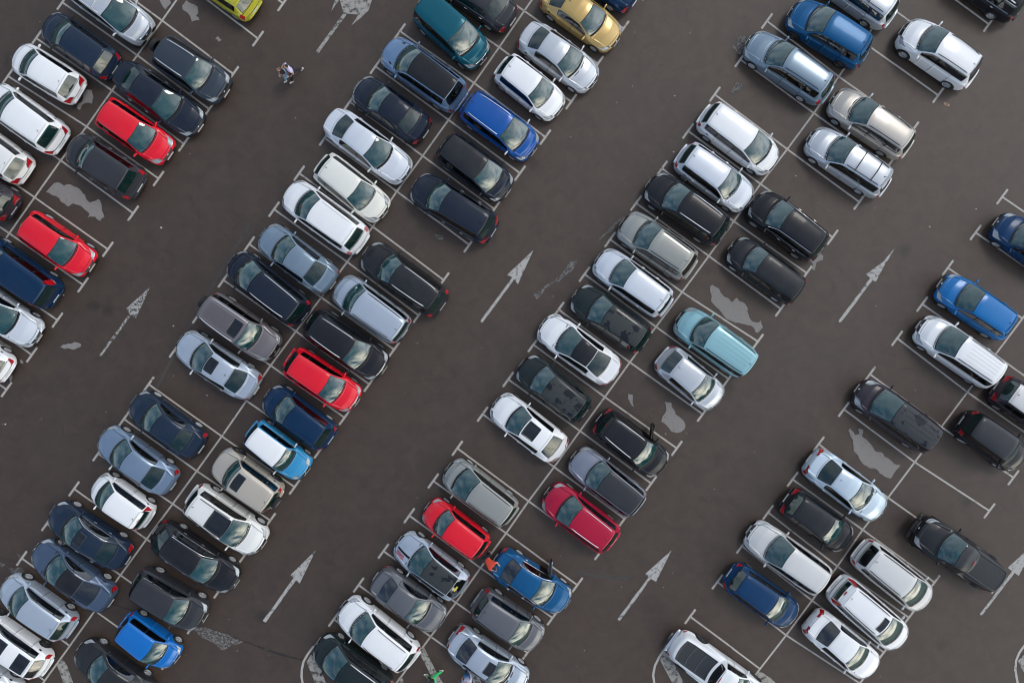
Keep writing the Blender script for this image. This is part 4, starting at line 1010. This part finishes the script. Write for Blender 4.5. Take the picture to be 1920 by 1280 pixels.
# second block, right side
car('sedan', (1157, 80), (1022, -16), 'gold', 'gold saloon near the top edge, above the silver saloon with bonnet vents', ant='rod', rim='multi', shape=dict(fb=.88))
car('sedan', (1060, -88), (1191, 5), 'navy', 'navy car with only one rear corner in view at the top edge', rim='five')
car('sedan', (1115, 157), (980, 60), 'silver', 'silver saloon with a vent slot across its bonnet, below the gold saloon', vents=1, ant=None, rim='multi', mirror='w')
car('hatch', (1050, 210), (938, 122), 'white', 'white hatchback between the vented silver saloon and the royal blue people carrier', ant='rod', hl='m', mirror='w')
car('mpv', (1002, 285), (873, 192), 'royal', 'royal blue people carrier with two bright roof rails', rails='c', mirror='w', ant='rod')
car('mpv', (953, 362), (830, 270), 'blackblue', 'black people carrier with slate bonnet, just below the royal blue one', ant='rod', clad=0, roof='charcoal')
car('suv', (776, 344), (926, 437), 'blackblue', 'black off-roader with raised rear bumper, parked slightly askew on its bay line', tl='w', ant='fin', chrome=1, hl='s')
car('wagon', (684, 470), (831, 575), 'charcoal', 'charcoal estate car with long silver roof rails, beside an empty bay', rails='c', tl='v', ant='rod', hl='m', shape=dict(W=1.88, zr=1.58))
car('van', (632, 532), (760, 625), 'silverblue', 'pale silver boxy van with dark roof rails and a blue cloth on its dashboard', rails='k', clad=1, ant='rod', shape=dict(fc=.19, fw=.34), paper=-1)
car('suv', (721, 694), (580, 597), 'black', 'black off-roader with chrome grille and silver roof rails, above the crimson-red hatchback', rails='c', grille='chrome', ant='rod')
car('hatch', (670, 755), (541, 669), 'red', 'cherry red hatchback between the black off-roader and the navy hatchback', hl='m', grille='chrome', ant=None, privacy=0)
car('hatch', (500, 737), (621, 825), 'navy', 'deep navy hatchback, facing up-left above the white-roofed blue mini', tl='c', ant=None)
car('city', (576, 885), (470, 803), 'skyblue', 'small sky blue car with a white roof and round headlamps', roof='white', hl='r', mirror='w', chrome=1, ant=None, shape=dict(fc=.25, fw=.37, yr=.76))
car('jeep', (408, 856), (521, 937), 'beige', 'beige off-roader with dark sunroof and tail-mounted spare wheel', spare=2, sun=((.41, .54, .62),), clad=0, ant='rod', rim='dark')
car('suv', (495, 1022), (358, 925), 'pearl', 'white off-roader with one big black glass roof panel', sun=((.40, .64, .80),), rails='k', ant='rod', tl='v')
car('wagon', (444, 1095), (291, 992), 'black', 'long black estate with chrome-edged side windows, below the white glass-roofed off-roader', chrome=2, ant=None, rim='five', tl='c', shape=dict(fr=.80, fb=.93))
car('suv', (385, 1160), (255, 1082), 'graphite', 'dark purple-grey crossover between the long black estate and the bright blue small car', ant=None, rim='five', shape=dict(zr=1.58))
car('city', (332, 1237), (232, 1162), 'brightblue', 'bright blue small car with a plain wide roof, near the bottom left', ant=None, rim='steel', shape=dict(yr=.80, fc=.19), tl='v')
car('sedan', (147, 1212), (284, 1309), 'charcoal', 'charcoal saloon cut by the bottom edge, next to the bright blue small car', ant=None, rim='five')
# third block, left side
car('sedan', (1532, -64), (1672, 36), 'silver', 'silver estate with dark roof bars at the top edge', rails='k', bars=(.62, .8), rim='five') if False else car('wagon', (1532, -64), (1672, 36), 'silver', 'silver estate with dark roof bars at the top edge', rails='k', bars=(.66,), barcol='k', rim='five')
car('suv', (1481, 20), (1623, 108), 'denim', 'blue off-roader near the top edge, beside the silver estate with roof bars', ant='rod', clad=1, rim='dark', spoiler='b', shape=dict(zr=1.66))
car('wagon', (1402, 75), (1553, 178), 'greyblue', 'grey-blue estate with tall red rear lamps, facing up-left near three scuffed spots', tl='v', ant='rod', rim='five', rails='k', shape=dict(zr=1.56))
car('mpv', (1452, 312), (1318, 212), 'white', 'white people carrier alone in the row between an empty bay and the silver estate', ant='rod', hl='m', mirror='w', clad=0, shape=dict(zr=1.56))
car('wagon', (1405, 381), (1275, 287), 'icewhite', 'pale silver estate between the white people carrier and the big black off-roader', ant='rod', rim='steel', chrome=1, mirror='w')
car('suv', (1215, 342), (1356, 442), 'black', 'big black off-roader with silver roof rails and a grooved roof', rails='c', groove=1, ribs=6, ant='rod', tl='c')
car('suv', (1166, 415), (1297, 506), 'greybeige', 'grey-beige off-roader with a grooved light roof, below the big black off-roader', ribs=8, ant='rod', tl='v', rails='k', privacy=1)
car('wagon', (1120, 482), (1251, 577), 'icewhite', 'pale silver estate with a small roof lip, below the grey-beige off-roader', ant='rod', chrome=1, spoiler='b', mirror='w')
car('wagon', (1077, 550), (1211, 643), 'darkgreen', 'very dark green estate with a dusty roof marked by wet blotches', roof='wetblack', ant=None, tl='v')
car('coupe', (1016, 605), (1155, 705), 'white', 'white fastback saloon with a black roof', roof='black', ant=None, tl='w', privacy=0)
car('suv', (977, 680), (1098, 775), 'darkgreen', 'blackish hatchback with a wet mark across its dusty roof, between two white saloons', roof='wetblack', ant='rod', shape=dict(W=1.8, zr=1.58), tl='s')
car('sedan', (928, 752), (1055, 850), 'white', 'white saloon with a dark sunroof, left of the third centre line', sun=((.44, .61, .68),), ant=None, tl='w', grille='chrome', shape=dict(fr=.76, fb=.90))
car('mpv', (839, 875), (961, 968), 'greybeige', 'grey-silver estate car with dark roof rails, above the bright red small hatchback', rails='k', ant=None, tl='s', beige=1, shape=dict(zr=1.6))
car('city', (800, 948), (909, 1030), 'red', 'small bright red hatchback below the grey-silver estate', ant='rod', tl='v', shape=dict(fc=.21, fw=.37), rim='steel')
car('coupe', (747, 1012), (870, 1105), 'silverblue', 'silver-blue hatchback with black and red bonnet stripes and a wet-blotched black roof', roof='wetblack', stripe=1, sticker=1, privacy=1, ant=None, rim='multi', shape=dict(fr=.84, fb=.95, zr=1.42))
car('sedan', (829, 1168), (704, 1079), 'midgrey', 'mid grey saloon below the hatchback with striped bonnet', ant=None, tl='s', privacy=1, rim='multi')
car('suv', (642, 1132), (776, 1238), 'white', 'white off-roader between the mid grey saloon and a blackish green car', rails='k', tl='v', ant='fin', grille='chrome', rim='multi')
car('mpv', (595, 1202), (727, 1297), 'darkgreen', 'blackish green people carrier on the painted island at the bottom edge', rails='c', ant=None, rim='multi')
# third block, right side
car('wagon', (1765, -80), (1912, 22), 'black', 'black estate with chrome window trim in the top right corner', chrome=2, rails='c', rim='five', tl='c', shape=dict(zr=1.6))
car('suv', (1690, 55), (1824, 148), 'white', 'white crossover standing alone at the top right, roof rails black', rails='k', ant='fin', rim='five', tl='c', spoiler='k', shape=dict(zr=1.62))
car('wagon', (1560, 182), (1703, 280), 'champagne', 'champagne silver estate with a vent slot on its bonnet', vents=1, rails='k', ant=None, rim='multi', mirror='w')
car('wagon', (1517, 255), (1661, 352), 'silver', 'silver estate with two black cross bars on its roof', rails='k', bars=(.56, .76), barcol='k', ant='rod', rim='five', spoiler='b', mirror='w', shape=dict(zr=1.55))
car('suv', (1410, 375), (1538, 472), 'black', 'black crossover with chrome-framed windows, its tail at a pale blot', chrome=2, ant='rod', tl='w', hl='s', shape=dict(zr=1.6))
car('hatch', (1370, 460), (1497, 553), 'charcoal', 'matt charcoal hatchback below the chrome-framed black crossover', roof='charcoal', ant=None, privacy=1, shape=dict(fc=.20, fw=.36, fr=.93, fb=.975))
car('van', (1272, 593), (1404, 688), 'paleblue', 'pale turquoise boxy van with ribbed roof and short black rails', ribs=5, rails='k', ant='rod', hl='m', shape=dict(fc=.19, fw=.35))
car('hatch', (1348, 755), (1240, 665), 'silver', 'silver hatchback facing down-right, below the pale turquoise van', ant='rod', tl='c', chrome=0, shape=dict(fr=.80, fb=.93))
car('suv', (1244, 878), (1122, 782), 'black', 'black off-roader with its front door standing open', open_door=1, rails='c', ant=None, tl='w', spoiler='k', shape=dict(W=1.82))
car('mpv', (1075, 852), (1199, 950), 'lilacgrey', 'lilac-grey car with a long dark roof, right above the crimson off-roader', roof='graphite', ant=None, tl='s', shape=dict(fc=.24, fw=.40, zr=1.55, zc=.98))
car('suv', (1025, 920), (1151, 1016), 'crimson', 'crimson off-roader with bright roof rails', rails='c', ant='rod', tl='s', hl='m', shape=dict(zr=1.6))
car('sedan', (1065, 1133), (928, 1045), 'denim', 'blue saloon with its front door open and a person in red at its tail', open_door=1, beige=1, ant=None, privacy=1, chrome=2, tl='c', paper=-1)
car('suv', (1013, 1202), (893, 1120), 'midgrey', 'grey hatchback with black rear corner, below the blue saloon with an open door', ant='rod', tl='v', rim='multi', chrome=0, shape=dict(W=1.8, zr=1.6))
car('sedan', (985, 1285), (846, 1190), 'silverblue', 'silver saloon with a small dark sunroof, cut by the bottom edge', sun=((.43, .53, .58),), vents=1, ant=None, privacy=1, tl='w', mirror='w', rim='multi')
# fourth block, left side
car('hatch', (1867, 415), (1990, 505), 'royaldark', 'blue hatchback cut by the right edge, big clear headlamps', hl='l', ant=None)
car('hatch', (1762, 530), (1893, 620), 'azure', 'vivid blue hatchback on the right, facing up-left above the white people carrier', ant='rod', tl='c', hl='m', rim='multi', spoiler='b')
car('mpv', (1722, 608), (1867, 709), 'white', 'white people carrier with black roof rails, below the vivid blue hatchback', rails='k', ribs=5, ant=None, tl='c', shape=dict(fc=.19))
car('mpv', (1607, 727), (1749, 830), 'plum', 'blackish plum people carrier with a dusty dark roof and one wet mark', roof='wetgrey', ribs=4, ant='rod', hl='l', mirror='k', tl='s')
car('coupe', (1655, 962), (1516, 858), 'iceblue', 'ice-blue silver fastback with a red lamp strip across its tail', tl='w', ant='rod', hl='s', shape=dict(fr=.70, fb=.86))
car('hatch', (1591, 1018), (1472, 932), 'black', 'black hatchback with red lamps, below the ice-blue fastback', ant='rod', tl='w', roof='charcoal')
car('wagon', (1404, 992), (1547, 1094), 'greywhite', 'grey-white estate with chrome-edged windows above the dark blue hatchback', chrome=2, ant=None, tl='s', shape=dict(zr=1.6, W=1.86))
car('hatch', (1490, 1160), (1366, 1072), 'royaldark', 'dark blue hatchback with rounded red lamps, right of a tail-parked white pickup', tl='c', ant=None, hl='s', grille='chrome', ribs=2)
car('pickup', (1426, 1316), (1262, 1200), 'white', 'white pickup truck with a dark vinyl cover over its bed, at the bottom edge', 'pickup truck', tonneau=1, tl='s', ant=None, rim='dark', privacy=1)
# fourth block, right side
car('hatch', (1995, 812), (1866, 722), 'plum', 'dark plum-grey hatchback with a pale roof, cut by the right edge', roof='greywhite', ant='rod', tl='w')
car('jeep', (1911, 865), (1801, 787), 'black', 'small black boxy off-roader near the right edge', roof='graphite', ant=None, tl='c', hl='m', shape=dict(W=1.72, fw=.34, fc=.22))
car('pickup', (1716, 985), (1870, 1089), 'charcoal', 'charcoal pickup truck with a ribbed bed cover and a bull bar, driving out', 'pickup truck', bullbar=1, tonneau=2, ant=None, mirror='k', roof='dustygrey', privacy=1, hl='m', steer=0, beige=0)
car('mpv', (1739, 1131), (1608, 1027), 'greywhite', 'grey-white people carrier above the white one with a small dark sunroof', rails='k', ant='rod', tl='s', hl='s', mirror='w', privacy=1)
car('mpv', (1693, 1205), (1563, 1093), 'white', 'white people carrier with long red lamps and a small dark sunroof', rails='k', sun=((.405, .48, .58),), tl='p', ant='rod', ribs=0, mirror='w', spoiler='w')
car('sedan', (1640, 1258), (1517, 1157), 'white', 'white saloon with dark rear glass near the bottom right', ant=None, privacy=1, tl='w', mirror='w', hl='s')
# ------------------------------------------------------------------ people
def skinned(name, verts, edges, rad, mat, parent=None, root=0, sub=2):
    me = bpy.data.meshes.new(name); me.from_pydata([tuple(v) for v in verts], edges, []); me.materials.append(mat)
    o = link(name, me, parent)
    m = o.modifiers.new('skin', 'SKIN'); me.skin_vertices or None
    if not me.skin_vertices: pass
    lay = me.skin_vertices[0] if me.skin_vertices else None
    if lay:
        for i, r in enumerate(rad): lay.data[i].radius = (r, r) if not isinstance(r, tuple) else r
        lay.data[root].use_root = True
    m.use_smooth_shade = True
    s = o.modifiers.new('sub', 'SUBSURF'); s.levels = sub; s.render_levels = sub
    return o
def lerp(a, b, t): return tuple(a[i] + (b[i] - a[i]) * t for i in range(3))
SKIN = simple('skin', (.50, .28, .20), .55)
def person(loc, yaw, label, J_, top, legs, shoes, hair, h=1.72, sleeves='short'):
    """J_: joints in metres for a 1.72 m figure; x forward, y left"""
    root = bpy.data.objects.new('person', None); col.objects.link(root); root.location = loc; root.rotation_euler = (0, 0, yaw)
    k = h / 1.72; root.scale = (k, k, k); tag(root, label, 'person', 'people in the car park')
    V = []; E_ = []; Rd = []
    def add(p, r, prev=None):
        V.append(p); Rd.append(r)
        if prev is not None: E_.append((prev, len(V) - 1))
        return len(V) - 1
    pel = add(J_['pelvis'], (.15, .105)); bel = add(lerp(J_['pelvis'], J_['chest'], .45), (.135, .10), pel); ch = add(J_['chest'], (.16, .115), bel)
    nk0 = add(lerp(J_['chest'], J_['head'], .42), .085, ch); nk = add(lerp(J_['chest'], J_['head'], .60), .052, nk0); ja = add(lerp(J_['chest'], J_['head'], .80), .075, nk); hd = add(J_['head'], .092, ja); add(tuple(np.array(J_['head']) + np.array(J_.get('up', (0, 0, .09)))), .065, hd)
    for s_ in 'lr':
        sh = add(J_['sh' + s_], .062, ch); el = add(J_['el' + s_], .042, sh); add(lerp(J_['sh' + s_], J_['el' + s_], .5), .05)
        Rd.pop(); V.pop()
        fa = add(lerp(J_['el' + s_], J_['ha' + s_], .3), .040, el); wr = add(J_['ha' + s_], .024, fa)
        d = np.array(J_['ha' + s_]) - np.array(J_['el' + s_]); d = d / np.linalg.norm(d); sd_ = np.cross(d, (0, 0, 1)); sd_ = sd_ / (np.linalg.norm(sd_) + 1e-6)
        pm = add(tuple(np.array(J_['ha' + s_]) + d * .075), (.036, .018), wr)
        dn = np.array((0, 0, -1.))
        for fi, (o_, l_) in enumerate(((-.030, .070), (-.010, .080), (.010, .076), (.030, .060))):
            b_ = np.array(J_['ha' + s_]) + d * .10 + sd_ * o_; a1 = add(tuple(b_), .010, pm); a2 = add(tuple(b_ + d * l_ * .5 + dn * .008), .009, a1); add(tuple(b_ + d * l_ * .85 + dn * .03), .008, a2)
        t_ = np.array(J_['ha' + s_]) + d * .05 + sd_ * -.042; a1 = add(tuple(t_), .012, wr); add(tuple(t_ + d * .04 + sd_ * -.018), .010, a1)
        hp = add(J_['hi' + s_], .09, pel); kn = add(J_['kn' + s_], .058, hp); cf = add(lerp(J_['kn' + s_], J_['fo' + s_], .3), .054, kn); an = add(J_['fo' + s_], .036, cf)
        fd = np.array(J_.get('dir' + s_, (1, 0, 0)), float)
        add(tuple(np.array(J_['fo' + s_]) + fd * .12 + np.array((0, 0, -.045))), .034, an)
    skinned('body', V, E_, Rd, SKIN, root)
    # top
    V = []; E_ = []; Rd = []
    a = add(lerp(J_['pelvis'], J_['chest'], -.12), (.175, .13)); b = add(lerp(J_['pelvis'], J_['chest'], .4), (.158, .122), a); c = add(J_['chest'], (.182, .137), b); add(lerp(J_['chest'], J_['head'], .38), .085, c)
    for s_ in 'lr':
        sh = add(J_['sh' + s_], .078, c); e = add(lerp(J_['sh' + s_], J_['el' + s_], .6 if sleeves == 'short' else 1.), .064, sh)
        if sleeves == 'long': add(lerp(J_['el' + s_], J_['ha' + s_], .92), .042, e)
    skinned('shirt', V, E_, Rd, top, root)
    V = []; E_ = []; Rd = []
    a = add(J_['pelvis'], (.165, .122))
    for s_ in 'lr':
        h_ = add(J_['hi' + s_], .102, a); kn = add(J_['kn' + s_], .076, h_); add(lerp(J_['kn' + s_], J_['fo' + s_], .92), .060, kn)
    skinned('trousers', V, E_, Rd, legs, root)
    for s_ in 'lr':
        fd = np.array(J_.get('dir' + s_, (1, 0, 0)), float); f0 = np.array(J_['fo' + s_], float)
        skinned('shoe', [tuple(f0 - fd * .05 + (0, 0, -.03)), tuple(f0 + fd * .05 + (0, 0, -.04)), tuple(f0 + fd * .17 + (0, 0, -.05))], [(0, 1), (1, 2)], [(.05, .045), (.052, .042), (.042, .032)], shoes, root)
    up = np.array(J_.get('up', (0, 0, .09)), float); hd_ = np.array(J_['head'], float); bk = np.array(J_.get('back', (-1, 0, 0)), float)
    hl_ = J_.get('hair', .08)
    skinned('hair', [tuple(hd_ + up * .75 + bk * -.02), tuple(hd_ + up * .65 + bk * .045), tuple(hd_ + bk * .06 - up * .2), tuple(hd_ + bk * .075 - up * (hl_ * 12))], [(0, 1), (1, 2), (2, 3)], [.072, .085, .080, .05], hair, root)
    # face: eyes, nose, mouth
    fr_ = -bk; sd_ = np.cross(up / np.linalg.norm(up), fr_)
    f = MB()
    for q in (-1, 1): c_ = hd_ + fr_ * .088 + sd_ * .032 * q; f.rbox(tuple(c_), (.016, .022, .012), .5, 0, 3)
    c_ = hd_ + fr_ * .098 - up * .25; f.rbox(tuple(c_), (.03, .024, .04), .45, 1, 3); c_ = hd_ + fr_ * .088 - up * .62; f.rbox(tuple(c_), (.014, .045, .012), .45, 2, 3)
    f.build('face', [M['trim'], SKIN, simple('lips', (.40, .12, .10), .5)], root)
    for q in (-1, 1): e_ = MB(); e_.rbox(tuple(hd_ + sd_ * .09 * q - up * .1), (.045, .02, .06), .45, 0, 3); e_.build('ear', [SKIN], root)
    return root
lilac = simple('lilac_cotton', (.58, .53, .72), .85); darkt = simple('dark_trousers', (.012, .013, .022), .8); jeans = simple('pale_jeans', (.20, .36, .48), .85)
blackk = simple('black_top', (.020, .010, .014), .8); whitesh = simple('white_trainers', (.75, .75, .74), .6); brown = simple('brown_hair', (.13, .075, .035), .6); dark = simple('dark_hair', (.015, .010, .016), .6)
green = simple('green_jacket', (.02, .50, .14), .7); redt = simple('orange_red_shirt', (.62, .06, .025), .8); paleshirt = simple('pale_shirt', (.42, .46, .62), .8); bluet = simple('blue_jacket', (.02, .12, .30), .75); greysh = simple('grey_trainers', (.30, .29, .27), .7)
# a couple walking down-left, arm in arm : headings in the picture plane
WALK = dict(pelvis=(0, 0, .93), chest=(.03, 0, 1.28), head=(.07, 0, 1.58), shl=(.02, .17, 1.38), shr=(.02, -.17, 1.38), ell=(-.10, .25, 1.12), elr=(.10, -.24, 1.12), hal=(-.02, .26, .90), har=(.26, -.20, .95),
            hil=(0, .09, .86), hir=(0, -.09, .86), knl=(.20, .10, .50), knr=(-.08, -.10, .48), fol=(.30, .10, .10), **{'for': (-.36, -.10, .17)})
def pose(**k): d = dict(WALK); d.update(k); return d
c1 = at(545, 143)
man = person((at(556, 144).x, at(556, 144).y, 0), R(215), 'person in a lilac T-shirt walking with an arm round the one in jeans',
    pose(hal=(.12, .20, .92), ell=(-.02, .27, 1.10), elr=(.12, -.32, 1.18), har=(.33, -.24, 1.15), **{'for': (-.48, -.10, .16), 'dirr': (.8, 0, -.5), 'dirl': (1, 0, 0)}), lilac, darkt, whitesh, dark, 1.80)
c2 = at(541, 147)
woman = person((c2.x, c2.y, 0), R(215), 'brown-haired person in a dark top and pale jeans, walking beside the one in lilac',
    pose(hair=.16, ell=(.03, .21, 1.12), hal=(.19, .06, 1.04), elr=(.08, -.20, 1.12), har=(.20, -.03, 1.00), knl=(.11, .07, .50), fol=(.17, .07, .10), knr=(.05, -.07, .50), **{'for': (-.02, -.07, .10)}), blackk, jeans, whitesh, brown, 1.66)
c3 = at(815, 1259)
person((c3.x, c3.y, 0), R(182), 'person in bright green trousers and a dark jacket striding across the bottom edge',
    pose(knl=(.22, .10, .50), fol=(.40, .10, .10), knr=(-.16, -.10, .48), **{'for': (-.42, -.10, .14)}), darkt, green, whitesh, dark, 1.76, 'long')
c4 = at(878, 1256)
person((c4.x, c4.y, 0), R(100), 'person in blue trousers and a pale shirt beside the silver saloon at the bottom edge', pose(knl=(.06, .09, .5), fol=(.10, .09, .10), knr=(-.02, -.09, .48), **{'for': (-.08, -.09, .10)}), paleshirt, bluet, whitesh, dark, 1.70, 'long')
c5 = at(921, 1041)
person((c5.x - .12, c5.y + .05, 0), R(-40), 'person in an orange-red shirt bending over the boot of the blue saloon',
    pose(pelvis=(-.10, 0, .92), chest=(.18, 0, 1.15), head=(.42, 0, 1.22), up=(.07, 0, .05), shl=(.22, .17, 1.18), shr=(.22, -.17, 1.18), ell=(.34, .22, .98), elr=(.34, -.22, .98), hal=(.50, .16, .92), har=(.50, -.16, .92),
         hil=(-.10, .10, .86), hir=(-.10, -.10, .86), knl=(-.04, .11, .48), knr=(-.06, -.11, .48), fol=(-.08, .12, .09), **{'for': (-.12, -.12, .09)}), redt, darkt, greysh, dark, 1.92)
